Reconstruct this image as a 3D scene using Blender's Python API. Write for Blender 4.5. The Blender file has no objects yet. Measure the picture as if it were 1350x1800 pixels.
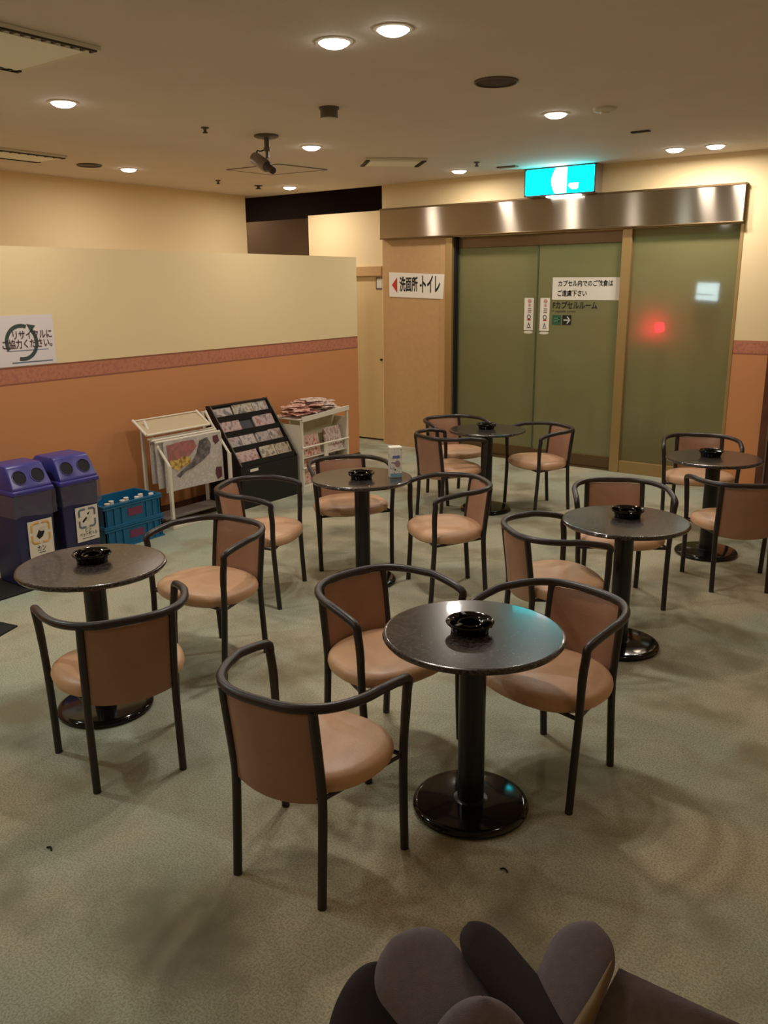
import bpy, bmesh, math, random
from mathutils import Vector, Matrix, Euler
SC = bpy.context.scene
COL = SC.collection
R = math.radians
random.seed(7)

# ------------------------------------------------------------------ camera
cd = bpy.data.cameras.new('camera'); cam = bpy.data.objects.new('camera', cd); COL.objects.link(cam)
cd.sensor_fit = 'VERTICAL'; cd.sensor_height = 36.0; cd.lens = 1485.78 / 1800 * 36.0
cd.clip_start = 0.02; cd.clip_end = 60
FW = Vector((-0.572, 0.778, -0.260)).normalized()
RT = Vector((0.807, 0.590, -0.010)); RT = (RT - FW * RT.dot(FW)).normalized(); UP = RT.cross(FW)
CAM = Vector((0, 0, 1.753))
M3 = Matrix((RT, UP, -FW)).transposed()
cam.matrix_world = Matrix.Translation(CAM) @ M3.to_4x4()
SC.camera = cam

# ------------------------------------------------------------------ world, exposure, lamp powers
w = bpy.data.worlds.new('world'); SC.world = w; w.use_nodes = True
w.node_tree.nodes['Background'].inputs[0].default_value = (1.0, 0.8, 0.55, 1)
w.node_tree.nodes['Background'].inputs[1].default_value = 0.0
SC.view_settings.view_transform = 'Standard'; SC.view_settings.look = 'None'
SC.view_settings.gamma = 1.0; SC.view_settings.use_curve_mapping = False
SC.view_settings.exposure = 0.0
LAMP_COLOR = (1.0, 0.90, 0.80)
LAMP_W = 11.5
SC.cycles.max_bounces = 14; SC.cycles.diffuse_bounces = 9; SC.cycles.glossy_bounces = 6; SC.cycles.transparent_max_bounces = 16; SC.cycles.transmission_bounces = 8
H = 2.764           # ceiling height
BACK = 7.6625       # back wall plane

def px(x, y, z=None, Y=None, X=None):
    """a viewing ray of the photograph met with a plane of the room (used to survey where things stand)"""
    d = FW + RT * ((x - 675) / 1485.78) - UP * ((y - 900) / 1485.78)
    if z is not None: t = (z - CAM.z) / d.z
    elif Y is not None: t = (Y - CAM.y) / d.y
    else: t = (X - CAM.x) / d.x
    return CAM + d * t

# ------------------------------------------------------------------ materials
def lin(c):
    return tuple(((v / 255) / 12.92 if v / 255 <= 0.04045 else ((v / 255 + 0.055) / 1.055) ** 2.4) for v in c) + (1,)
def mat(name, rgb, rough=0.6, metal=0.0, vary=0.0, scale=8.0, bump=0.0, bscale=200.0, rgb2=None, coat=0.0, spec=0.5):
    m = bpy.data.materials.new(name); m.use_nodes = True
    nt = m.node_tree; b = nt.nodes['Principled BSDF']
    b.inputs['Base Color'].default_value = lin(rgb); b.inputs['Roughness'].default_value = rough
    b.inputs['Metallic'].default_value = metal; b.inputs['Specular IOR Level'].default_value = spec
    if coat: b.inputs['Coat Weight'].default_value = coat; b.inputs['Coat Roughness'].default_value = 0.05
    tc = nt.nodes.new('ShaderNodeTexCoord')
    if vary or rgb2:
        n = nt.nodes.new('ShaderNodeTexNoise'); n.inputs['Scale'].default_value = scale; n.inputs['Detail'].default_value = 6
        nt.links.new(tc.outputs['Object'], n.inputs['Vector'])
        mx = nt.nodes.new('ShaderNodeMix'); mx.data_type = 'RGBA'
        c2 = lin(rgb2) if rgb2 else tuple(v * (1 - vary) for v in lin(rgb)[:3]) + (1,)
        mx.inputs[6].default_value = lin(rgb); mx.inputs[7].default_value = c2
        rp = nt.nodes.new('ShaderNodeMapRange'); rp.inputs[1].default_value = 0.35; rp.inputs[2].default_value = 0.65
        nt.links.new(n.outputs['Fac'], rp.inputs[0]); nt.links.new(rp.outputs[0], mx.inputs[0])
        nt.links.new(mx.outputs[2], b.inputs['Base Color'])
    if bump:
        n = nt.nodes.new('ShaderNodeTexNoise'); n.inputs['Scale'].default_value = bscale; n.inputs['Detail'].default_value = 3
        nt.links.new(tc.outputs['Object'], n.inputs['Vector'])
        bp = nt.nodes.new('ShaderNodeBump'); bp.inputs['Strength'].default_value = bump; bp.inputs['Distance'].default_value = 0.004
        nt.links.new(n.outputs['Fac'], bp.inputs['Height']); nt.links.new(bp.outputs[0], b.inputs['Normal'])
    return m
def emit(name, rgb, strength):
    m = bpy.data.materials.new(name); m.use_nodes = True; nt = m.node_tree
    nt.nodes.remove(nt.nodes['Principled BSDF']); e = nt.nodes.new('ShaderNodeEmission')
    e.inputs[0].default_value = lin(rgb); e.inputs[1].default_value = strength
    nt.links.new(e.outputs[0], nt.nodes['Material Output'].inputs[0]); return m
def wallpaper(name, z_top, z_bot):
    """cream paper, a patterned terracotta border between z_bot and z_top, orange paper below"""
    m = mat(name, (228, 206, 160), 0.7, bump=0.12, bscale=350); nt = m.node_tree; b = nt.nodes['Principled BSDF']
    g = nt.nodes.new('ShaderNodeNewGeometry'); s = nt.nodes.new('ShaderNodeSeparateXYZ'); nt.links.new(g.outputs['Position'], s.inputs[0])
    r = nt.nodes.new('ShaderNodeValToRGB'); r.color_ramp.interpolation = 'CONSTANT'
    mr = nt.nodes.new('ShaderNodeMapRange'); mr.inputs[1].default_value = 0; mr.inputs[2].default_value = 3
    nt.links.new(s.outputs['Z'], mr.inputs[0]); nt.links.new(mr.outputs[0], r.inputs[0])
    el = r.color_ramp.elements
    stops = [(0, (196, 134, 84)), (z_bot - 0.004, (140, 84, 58)), (z_bot + 0.002, (184, 118, 88)), (z_top - 0.008, (136, 78, 54)), (z_top, (228, 206, 160))]
    while len(el) < len(stops): el.new(0.5)
    for e, (p, c) in zip(el, stops): e.position = p / 3; e.color = lin(c)
    n = nt.nodes.new('ShaderNodeTexNoise'); n.inputs['Scale'].default_value = 38; n.inputs['Detail'].default_value = 4
    nt.links.new(g.outputs['Position'], n.inputs['Vector'])
    gt = nt.nodes.new('ShaderNodeMath'); gt.operation = 'GREATER_THAN'; gt.inputs[1].default_value = z_bot
    lt = nt.nodes.new('ShaderNodeMath'); lt.operation = 'LESS_THAN'; lt.inputs[1].default_value = z_top - 0.01
    mu = nt.nodes.new('ShaderNodeMath'); mu.operation = 'MULTIPLY'
    nt.links.new(s.outputs['Z'], gt.inputs[0]); nt.links.new(s.outputs['Z'], lt.inputs[0])
    nt.links.new(gt.outputs[0], mu.inputs[0]); nt.links.new(lt.outputs[0], mu.inputs[1])
    m2 = nt.nodes.new('ShaderNodeMath'); m2.operation = 'MULTIPLY'
    rp = nt.nodes.new('ShaderNodeMapRange'); rp.inputs[1].default_value = 0.48; rp.inputs[2].default_value = 0.58; rp.inputs[4].default_value = 0.55
    nt.links.new(n.outputs['Fac'], rp.inputs[0]); nt.links.new(rp.outputs[0], m2.inputs[0]); nt.links.new(mu.outputs[0], m2.inputs[1])
    mx = nt.nodes.new('ShaderNodeMix'); mx.data_type = 'RGBA'; mx.inputs[7].default_value = lin((158, 92, 80))
    nt.links.new(m2.outputs[0], mx.inputs[0]); nt.links.new(r.outputs[0], mx.inputs[6]); nt.links.new(mx.outputs[2], b.inputs['Base Color'])
    return m
def carpet():
    m = mat('carpet', (150, 148, 112), 0.95, bump=0.6, bscale=420, spec=0.1); nt = m.node_tree; b = nt.nodes['Principled BSDF']
    tc = nt.nodes.new('ShaderNodeTexCoord')
    def noise(sc, det, lo, hi):
        n = nt.nodes.new('ShaderNodeTexNoise'); n.inputs['Scale'].default_value = sc; n.inputs['Detail'].default_value = det
        nt.links.new(tc.outputs['Object'], n.inputs['Vector'])
        rp = nt.nodes.new('ShaderNodeMapRange'); rp.inputs[1].default_value = lo; rp.inputs[2].default_value = hi
        nt.links.new(n.outputs['Fac'], rp.inputs[0]); return rp.outputs[0]
    def mix(f, a, c):
        x = nt.nodes.new('ShaderNodeMix'); x.data_type = 'RGBA'; nt.links.new(f, x.inputs[0])
        if isinstance(a, tuple): x.inputs[6].default_value = a
        else: nt.links.new(a, x.inputs[6])
        if isinstance(c, tuple): x.inputs[7].default_value = c
        else: nt.links.new(c, x.inputs[7])
        return x.outputs[2]
    a = mix(noise(0.9, 3, 0.4, 0.62), lin((190, 182, 156)), lin((166, 176, 158)))
    a1 = mix(noise(2.6, 5, 0.50, 0.68), a, lin((146, 140, 114)))
    a2 = mix(noise(1.4, 7, 0.56, 0.72), a1, lin((112, 112, 94)))
    f = noise(150, 4, 0.42, 0.6)
    x = mix(f, a2, lin((130, 124, 100)))
    mm = nt.nodes.new('ShaderNodeMix'); mm.data_type = 'RGBA'; mm.inputs[0].default_value = 0.55
    nt.links.new(a2, mm.inputs[6]); nt.links.new(x, mm.inputs[7]); nt.links.new(mm.outputs[2], b.inputs['Base Color'])
    return m
def granite():
    m = mat('granite_top', (44, 38, 36), 0.22, spec=0.35, coat=0.3); nt = m.node_tree; b = nt.nodes['Principled BSDF']
    tc = nt.nodes.new('ShaderNodeTexCoord'); v = nt.nodes.new('ShaderNodeTexNoise'); v.inputs['Scale'].default_value = 110; v.inputs['Detail'].default_value = 5
    nt.links.new(tc.outputs['Object'], v.inputs['Vector'])
    r = nt.nodes.new('ShaderNodeValToRGB'); e = r.color_ramp.elements
    e[0].position = 0.38; e[0].color = lin((22, 19, 19)); e[1].position = 0.72; e[1].color = lin((80, 71, 66))
    nt.links.new(v.outputs['Fac'], r.inputs[0]); nt.links.new(r.outputs[0], b.inputs['Base Color']); return m
def frosted():
    m = bpy.data.materials.new('frosted_glass'); m.use_nodes = True; nt = m.node_tree; nt.nodes.remove(nt.nodes['Principled BSDF'])
    tl = nt.nodes.new('ShaderNodeBsdfTranslucent'); tl.inputs[0].default_value = lin((200, 204, 182))
    df = nt.nodes.new('ShaderNodeBsdfDiffuse'); df.inputs[0].default_value = lin((160, 146, 100))
    tp = nt.nodes.new('ShaderNodeBsdfTransparent'); tp.inputs[0].default_value = lin((232, 236, 224))
    gl = nt.nodes.new('ShaderNodeBsdfGlossy'); gl.inputs['Roughness'].default_value = 0.06
    a = nt.nodes.new('ShaderNodeMixShader'); a.inputs[0].default_value = 0.45
    nt.links.new(tl.outputs[0], a.inputs[1]); nt.links.new(df.outputs[0], a.inputs[2])
    c = nt.nodes.new('ShaderNodeMixShader'); c.inputs[0].default_value = 0.16
    nt.links.new(a.outputs[0], c.inputs[1]); nt.links.new(tp.outputs[0], c.inputs[2])
    lw = nt.nodes.new('ShaderNodeFresnel'); lw.inputs['IOR'].default_value = 1.45
    d = nt.nodes.new('ShaderNodeMixShader'); nt.links.new(lw.outputs[0], d.inputs[0])
    nt.links.new(c.outputs[0], d.inputs[1]); nt.links.new(gl.outputs[0], d.inputs[2])
    nt.links.new(d.outputs[0], nt.nodes['Material Output'].inputs[0]); return m
def film():
    m = bpy.data.materials.new('clear_film'); m.use_nodes = True; nt = m.node_tree; nt.nodes.remove(nt.nodes['Principled BSDF'])
    tp = nt.nodes.new('ShaderNodeBsdfTransparent'); tp.inputs[0].default_value = (0.86, 0.86, 0.9, 1)
    df = nt.nodes.new('ShaderNodeBsdfDiffuse'); df.inputs[0].default_value = lin((150, 146, 170))
    gl = nt.nodes.new('ShaderNodeBsdfGlossy'); gl.inputs['Roughness'].default_value = 0.2
    a = nt.nodes.new('ShaderNodeMixShader'); a.inputs[0].default_value = 0.13
    nt.links.new(tp.outputs[0], a.inputs[1]); nt.links.new(df.outputs[0], a.inputs[2])
    c = nt.nodes.new('ShaderNodeMixShader'); c.inputs[0].default_value = 0.12
    nt.links.new(a.outputs[0], c.inputs[1]); nt.links.new(gl.outputs[0], c.inputs[2])
    nt.links.new(c.outputs[0], nt.nodes['Material Output'].inputs[0]); return m
def print_mat(name, cols, scale=9.0):
    """a printed cover: blotches of several inks"""
    m = mat(name, cols[0], 0.4); nt = m.node_tree; b = nt.nodes['Principled BSDF']
    tc = nt.nodes.new('ShaderNodeTexCoord'); oi = nt.nodes.new('ShaderNodeObjectInfo')
    ad = nt.nodes.new('ShaderNodeVectorMath'); ad.operation = 'ADD'
    mu = nt.nodes.new('ShaderNodeMath'); mu.operation = 'MULTIPLY'; mu.inputs[1].default_value = 37
    nt.links.new(oi.outputs['Random'], mu.inputs[0]); nt.links.new(tc.outputs['Object'], ad.inputs[0]); nt.links.new(mu.outputs[0], ad.inputs[1])
    n = nt.nodes.new('ShaderNodeTexNoise'); n.inputs['Scale'].default_value = scale; n.inputs['Detail'].default_value = 5
    nt.links.new(ad.outputs[0], n.inputs['Vector'])
    r = nt.nodes.new('ShaderNodeValToRGB'); r.color_ramp.interpolation = 'EASE'; el = r.color_ramp.elements
    k = len(cols)
    while len(el) < k: el.new(0.5)
    for i, c in enumerate(cols): el[i].position = 0 if i == 0 else 0.36 + 0.3 * (i - 1) / max(1, k - 2); el[i].color = lin(c)
    nt.links.new(n.outputs['Fac'], r.inputs[0]); nt.links.new(r.outputs[0], b.inputs['Base Color']); return m

M = dict(
    ceiling=mat('ceiling_paint', (224, 214, 204), 0.85, vary=0.04, scale=3, bump=0.25, bscale=160),
    darkceil=mat('dark_paint', (120, 92, 76), 0.9),  # flat dark brown for the corridor ceiling and far wall
    cream=mat('cream_wallpaper', (228, 206, 160), 0.7, bump=0.12, bscale=350),
    paper_left=wallpaper('wallpaper_left', 1.250, 1.137),
    paper_back=wallpaper('wallpaper_back', 1.265, 1.152),
    carpet=carpet(), granite=granite(), frosted=frosted(), film=film(),
    panel=mat('beige_panel', (190, 152, 104), 0.45, vary=0.06, scale=20),
    door=mat('cream_door_paint', (206, 180, 130), 0.5),
    steel=mat('stainless_steel', (178, 168, 154), 0.22, metal=1.0),
    bronze=mat('brown_metal', (112, 90, 62), 0.35, metal=0.7),
    brass=mat('gold_anodised_metal', (176, 148, 98), 0.35, metal=0.6),
    darkwood=mat('dark_wood', (92, 52, 30), 0.4, vary=0.3, scale=12),
    black_gloss=mat('black_gloss', (14, 11, 11), 0.10, spec=0.4),
    black_pole=mat('black_pole_paint', (18, 15, 15), 0.3),
    tube=mat('dark_brown_tube', (38, 29, 28), 0.38, bump=0.05, bscale=300),
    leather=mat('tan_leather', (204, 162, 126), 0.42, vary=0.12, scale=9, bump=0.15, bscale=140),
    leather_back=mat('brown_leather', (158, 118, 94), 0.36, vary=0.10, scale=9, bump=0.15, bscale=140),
    white=mat('white_paint', (222, 214, 196), 0.5),
    paper=mat('white_paper', (228, 222, 208), 0.7),
    greywhite=mat('offwhite_plastic', (214, 210, 192), 0.5),
    black=mat('black_plastic', (20, 18, 19), 0.5),
    ink=mat('black_ink', (26, 20, 20), 0.8),
    red=mat('red_ink', (186, 46, 34), 0.7),
    darkgreen=mat('dark_green_ink', (60, 72, 66), 0.8),
    blueplastic=mat('blue_plastic', (60, 57, 132), 0.32),
    navy=mat('navy_plastic', (40, 42, 82), 0.4),
    hole=mat('dark_opening', (10, 9, 14), 0.8),
    crate=mat('crate_blue', (20, 100, 142), 0.4),
    cratered=mat('crate_red_print', (124, 54, 86), 0.6),
    mat_=mat('black_rubber', (24, 26, 24), 0.9, bump=0.4, bscale=300),
    grey=mat('grey_plastic', (96, 84, 72), 0.5),
    darkgrille=mat('dark_grille', (60, 46, 38), 0.6),
    cable=mat('black_cable', (30, 26, 24), 0.5),
    fabric=mat('charcoal_fabric', (116, 107, 112), 0.9, vary=0.12, scale=60, bump=0.4, bscale=500, spec=0.2),
    fabric2=mat('black_lining', (52, 47, 50), 0.9, bump=0.3, bscale=500, spec=0.2),
    tan_edge=mat('tan_edging', (118, 96, 64), 0.7),
    lamp=emit('lamp_glow', (255, 246, 232), 14.0),
    exit_cyan=emit('exit_cyan', (3, 222, 230), 8.0),
    exit_white=emit('exit_white', (255, 255, 255), 8.0),
    red_glow=emit('red_lamp_glow', (255, 2, 66), 60.0),
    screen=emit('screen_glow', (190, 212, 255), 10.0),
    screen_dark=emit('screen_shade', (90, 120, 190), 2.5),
    orange_ink=mat('orange_ink', (224, 172, 92), 0.7),
    grey_ink=mat('blue_grey_ink', (104, 116, 136), 0.7),
    news=print_mat('newsprint', [(196, 188, 180), (204, 196, 188), (186, 178, 172), (202, 194, 186)], 30),
    news_red=print_mat('newsprint_red', [(168, 88, 92), (184, 112, 110), (150, 104, 98)], 30),
    news_yel=print_mat('newsprint_yellow', [(206, 166, 70), (216, 186, 104), (150, 100, 50)], 35),
    news_blk=print_mat('newsprint_black', [(58, 52, 58), (84, 78, 82), (130, 120, 120)], 34),
    news_mar=mat('newsprint_maroon', (92, 52, 58), 0.6),
    mag_red=print_mat('cover_red', [(156, 116, 108), (146, 86, 80), (172, 146, 138), (104, 68, 64)], 18),
    mag_pale=print_mat('cover_pale', [(158, 138, 126), (134, 110, 100), (174, 160, 150), (96, 80, 76)], 18),
    mag_yel=print_mat('cover_ochre', [(162, 142, 110), (126, 104, 80), (172, 158, 134), (90, 78, 66)], 18),
    mag_dark=print_mat('cover_dark', [(104, 82, 82), (130, 104, 100), (156, 142, 134), (70, 58, 58)], 18),
    leaf_red=print_mat('leaflet_red', [(208, 142, 124), (176, 92, 80), (222, 190, 174), (150, 88, 78)], 24),
    leaf_pale=print_mat('leaflet_pale', [(206, 190, 174), (180, 150, 138), (220, 206, 196), (150, 110, 104)], 26),
    carton=print_mat('carton_print', [(206, 206, 190), (190, 190, 176), (214, 212, 200), (160, 156, 150)], 40),
    carton_blue=mat('carton_blue_ink', (96, 96, 150), 0.5), carton_teal=mat('carton_teal_ink', (110, 150, 160), 0.5),
)
def brushed():
    m = M['steel']; nt = m.node_tree; b = nt.nodes['Principled BSDF']
    b.inputs['Anisotropic'].default_value = 1.0; b.inputs['Roughness'].default_value = 0.18
    t = nt.nodes.new('ShaderNodeTangent'); t.direction_type = 'RADIAL'; t.axis = 'Z'
    nt.links.new(t.outputs[0], b.inputs['Tangent']); b.inputs['Anisotropic Rotation'].default_value = 0.25
brushed()

# ------------------------------------------------------------------ building helpers
class MB:
    def __init__(s): s.b = bmesh.new()
    def box(s, lo, hi, bevel=0.0, mx=None):
        lo, hi = Vector(lo), Vector(hi)
        g = bmesh.ops.create_cube(s.b, size=1.0)
        bmesh.ops.scale(s.b, vec=(hi - lo), verts=g['verts']); bmesh.ops.translate(s.b, vec=(lo + hi) / 2, verts=g['verts'])
        vs = g['verts']
        if bevel:
            es = list({e for v in vs for e in v.link_edges})
            r = bmesh.ops.bevel(s.b, geom=es, offset=bevel, segments=2, affect='EDGES', profile=0.5)
            vs = list({v for f in r['faces'] for v in f.verts} | {v for v in vs if v.is_valid})
        if mx is not None: bmesh.ops.transform(s.b, matrix=mx, verts=[v for v in vs if v.is_valid])
        return s
    def lathe(s, prof, c=(0, 0, 0), n=40, mx=None):
        rings = []
        for r, z in prof:
            if r < 1e-6: rings.append([s.b.verts.new((c[0], c[1], c[2] + z))])
            else: rings.append([s.b.verts.new((c[0] + r * math.cos(2 * math.pi * i / n), c[1] + r * math.sin(2 * math.pi * i / n), c[2] + z)) for i in range(n)])
        for a, b in zip(rings, rings[1:]):
            for i in range(n):
                j = (i + 1) % n
                if len(a) == 1 and len(b) == 1: continue
                if len(a) == 1: s.b.faces.new((a[0], b[j], b[i]))
                elif len(b) == 1: s.b.faces.new((a[i], a[j], b[0]))
                else: s.b.faces.new((a[i], a[j], b[j], b[i]))
        if mx is not None: bmesh.ops.transform(s.b, matrix=mx, verts=[v for r in rings for v in r])
        return s
    def tube(s, pts, r, n=12, closed=False, caps=True):
        pts = [Vector(p) for p in pts]; k = len(pts)
        T = []
        for i in range(k):
            a = pts[(i - 1) % k] if (closed or i > 0) else pts[i]; b = pts[(i + 1) % k] if (closed or i < k - 1) else pts[i]
            T.append((b - a).normalized())
        u = T[0].orthogonal().normalized(); rings = []
        for i in range(k):
            if i > 0: u = (T[i - 1].rotation_difference(T[i]) @ u)
            u = (u - T[i] * u.dot(T[i])).normalized(); v = T[i].cross(u)
            rr = r[i] if isinstance(r, (list, tuple)) else r
            rings.append([s.b.verts.new(pts[i] + (u * math.cos(2 * math.pi * q / n) + v * math.sin(2 * math.pi * q / n)) * rr) for q in range(n)])
        for i in range(k if closed else k - 1):
            a, b = rings[i], rings[(i + 1) % k]
            for q in range(n): s.b.faces.new((a[q], a[(q + 1) % n], b[(q + 1) % n], b[q]))
        if caps and not closed: s.b.faces.new(rings[0][::-1]); s.b.faces.new(rings[-1])
        return s
    def prism(s, poly, thick, mx):
        """poly in a local xy plane, thickness along local z (0..thick), placed by mx"""
        a = [s.b.verts.new(mx @ Vector((x, y, 0))) for x, y in poly]; b = [s.b.verts.new(mx @ Vector((x, y, thick))) for x, y in poly]
        k = len(poly); s.b.faces.new(a[::-1]); s.b.faces.new(b)
        for i in range(k): s.b.faces.new((a[i], a[(i + 1) % k], b[(i + 1) % k], b[i]))
        return s
    def grid(s, P, thick=None):
        """rows of points -> a sheet; with thick a list of rows of offset points -> closed slab"""
        def sheet(Q): return [[s.b.verts.new(p) for p in row] for row in Q]
        A = sheet(P); nr, nc = len(P), len(P[0])
        for i in range(nr - 1):
            for j in range(nc - 1): s.b.faces.new((A[i][j], A[i][j + 1], A[i + 1][j + 1], A[i + 1][j]))
        if thick:
            B = sheet(thick)
            for i in range(nr - 1):
                for j in range(nc - 1): s.b.faces.new((B[i][j], B[i + 1][j], B[i + 1][j + 1], B[i][j + 1]))
            bd = [(0, j) for j in range(nc)] + [(i, nc - 1) for i in range(1, nr)] + [(nr - 1, j) for j in range(nc - 2, -1, -1)] + [(i, 0) for i in range(nr - 2, 0, -1)]
            for q in range(len(bd)):
                (i, j), (k, l) = bd[q], bd[(q + 1) % len(bd)]
                s.b.faces.new((A[i][j], B[i][j], B[k][l], A[k][l]))
        return s
    def build(s, name, m, parent=None, smooth=False, mods=None):
        bmesh.ops.recalc_face_normals(s.b, faces=s.b.faces)
        me = bpy.data.meshes.new(name); s.b.to_mesh(me); s.b.free()
        me.materials.append(m)
        if smooth:
            for p in me.polygons: p.use_smooth = True
            try: me.set_sharp_from_angle(angle=R(38))
            except Exception: pass
        o = bpy.data.objects.new(name, me); COL.objects.link(o)
        if parent is not None: o.parent = parent
        return o
def tag(o, label, cat, group=None):
    o['label'] = label; o['category'] = cat
    if group: o['group'] = group
    return o
def thing(name, label, cat, loc=(0, 0, 0), rotz=0.0, group=None):
    o = bpy.data.objects.new(name, None); COL.objects.link(o); o.empty_display_size = 0.1
    o.location = loc; o.rotation_euler = (0, 0, rotz); return tag(o, label, cat, group)
def struct(o): o['kind'] = 'structure'; return o
def sempty(name, loc=(0, 0, 0)):
    o = bpy.data.objects.new(name, None); COL.objects.link(o); o.location = loc; o.empty_display_size = 0.1; return struct(o)
def copy_tree(o, parent=None):
    c = o.copy(); COL.objects.link(c)
    if parent is not None: c.parent = parent
    for ch in list(o.children): copy_tree(ch, c)
    return c
def spline(pts, n=8, closed=False):
    pts = [Vector(p) for p in pts]; out = []; k = len(pts)
    seg = range(k) if closed else range(k - 1)
    for i in seg:
        p0 = pts[(i - 1) % k] if (closed or i > 0) else pts[0] * 2 - pts[1]
        p1, p2 = pts[i], pts[(i + 1) % k]
        p3 = pts[(i + 2) % k] if (closed or i < k - 2) else pts[-1] * 2 - pts[-2]
        for q in range(n):
            t = q / n
            out.append(0.5 * ((2 * p1) + (p2 - p0) * t + (2 * p0 - 5 * p1 + 4 * p2 - p3) * t * t + (3 * p1 - p0 - 3 * p2 + p3) * t ** 3))
    if not closed: out.append(pts[-1])
    return out
def face_back(x, y, z):     # a sheet on a surface that faces -Y: local x to +X, local y up, local z towards the room
    return Matrix(((1, 0, 0, x), (0, 0, -1, y), (0, 1, 0, z), (0, 0, 0, 1)))
def face_left(x, y, z):     # a sheet on a surface that faces +X
    return Matrix(((0, 0, 1, x), (1, 0, 0, y), (0, 1, 0, z), (0, 0, 0, 1)))
def rect(x0, y0, x1, y1): return [(x0, y0), (x1, y0), (x1, y1), (x0, y1)]
def disc(cx, cy, rx, ry=None, n=28): ry = ry or rx; return [(cx + rx * math.cos(2 * math.pi * i / n), cy + ry * math.sin(2 * math.pi * i / n)) for i in range(n)]
def text(s, size, mx, m, parent, name='lettering', bold=0.0, width=None, thick=0.0012):
    """lettering as flat raised mesh, lower left corner at the origin of mx; width squeezes it to a given length"""
    cu = bpy.data.curves.new('t', 'FONT'); cu.body = s; cu.size = size; cu.offset = bold * size; cu.fill_mode = 'FRONT'; cu.resolution_u = 2
    ob = bpy.data.objects.new('t', cu); COL.objects.link(ob); bpy.context.view_layer.update()
    me = bpy.data.meshes.new_from_object(ob.evaluated_get(bpy.context.evaluated_depsgraph_get()))
    bpy.data.objects.remove(ob); bpy.data.curves.remove(cu); me.name = name
    b = bmesh.new(); b.from_mesh(me)
    if b.verts:
        x0 = min(v.co.x for v in b.verts); x1 = max(v.co.x for v in b.verts); y0 = min(v.co.y for v in b.verts); y1 = max(v.co.y for v in b.verts)
        k = width / (x1 - x0) if width else 1.0
        for v in b.verts: v.co.x = (v.co.x - x0) * k; v.co.y -= y0; v.co.z = thick
    bmesh.ops.transform(b, matrix=mx, verts=b.verts); b.to_mesh(me); b.free()
    me.materials.clear(); me.materials.append(m)
    o = bpy.data.objects.new(name, me); COL.objects.link(o)
    if parent is not None: o.parent = parent
    return o
def sh(mx, x, y, z=0.0): return mx @ Matrix.Translation((x, y, z))

# ================================================================== THE SETTING
LWX = lambda y: -5.20 - 0.019 * y            # front face of the low partition on the left
PEND = 6.83                                   # where the partition ends
struct(MB().box((-10.5, -3.2, -0.1), (1.7, 10.6, 0)).build('floor', M['carpet']))
struct(MB().box((-7.9, -3.2, H), (1.7, 7.70, H + 0.1)).build('ceiling', M['ceiling']))
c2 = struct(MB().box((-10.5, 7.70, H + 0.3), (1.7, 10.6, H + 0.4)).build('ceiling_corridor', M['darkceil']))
# partition with the wallpaper border
m_ = MB(); y0, y1, zt = -3.2, PEND, 2.014
m_.prism([(LWX(y0), y0), (LWX(y1), y1), (LWX(y1) - 0.11, y1), (LWX(y0) - 0.11, y0)], zt, Matrix.Identity(4)); struct(m_.build('wall_left_partition', M['paper_left']))
m_ = MB(); m_.prism([(LWX(y0) + 0.012, y0), (LWX(y1) + 0.012, y1), (LWX(y1), y1), (LWX(y0), y0)], 0.07, Matrix.Identity(4)); struct(m_.build('baseboard_left', M['darkwood']))
# full-height wall behind the partition, its end turned towards the corridor
struct(MB().box((-7.70, -3.2, 0), (-7.49, 7.51, H)).build('wall_left', M['cream']))
struct(MB().box((-7.49, -3.4, 0), (1.7, -3.2, H)).build('wall_front', M['cream']))
struct(MB().box((1.5, -3.2, 0), (1.7, BACK, H)).build('wall_right', M['cream']))
# back wall: over the header, right of the glass
m_ = MB(); m_.box((-5.617, BACK, 2.21), (1.7, BACK + 0.16, H)); m_.box((-1.93, BACK, 0), (1.7, BACK + 0.16, 2.21)); struct(m_.build('wall_back', M['paper_back']))
m_ = MB(); m_.box((-5.617, BACK, 0), (-4.885, BACK + 0.13, 2.21)); struct(m_.build('wall_back_panel', M['panel']))
m_ = MB(); m_.box((-4.882, BACK - 0.004, 0), (-4.815, BACK + 0.13, 2.21)); struct(m_.build('trim_1', M['panel']))
m_ = MB(); m_.box((-4.815, BACK - 0.012, 0), (-4.735, BACK + 0.12, 2.21), 0.004); struct(m_.build('trim_2', M['brass']))
m_ = MB(); m_.box((-4.735, BACK + 0.03, 0), (-4.715, BACK + 0.12, 2.21)); struct(m_.build('trim_3', M['black']))
# stainless header over the doors
hd = struct(MB().box((-5.606, BACK - 0.06, 2.218), (-1.926, BACK - 0.001, 2.517), 0.004).build('trim_4', M['steel']))
m_ = MB(); m_.box((-5.606, BACK - 0.066, 2.505), (-1.922, BACK - 0.001, 2.522), 0.002); m_.box((-5.606, BACK - 0.066, 2.214), (-1.922, BACK - 0.001, 2.226), 0.002); struct(m_.build('trim_5', M['bronze']))
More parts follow.
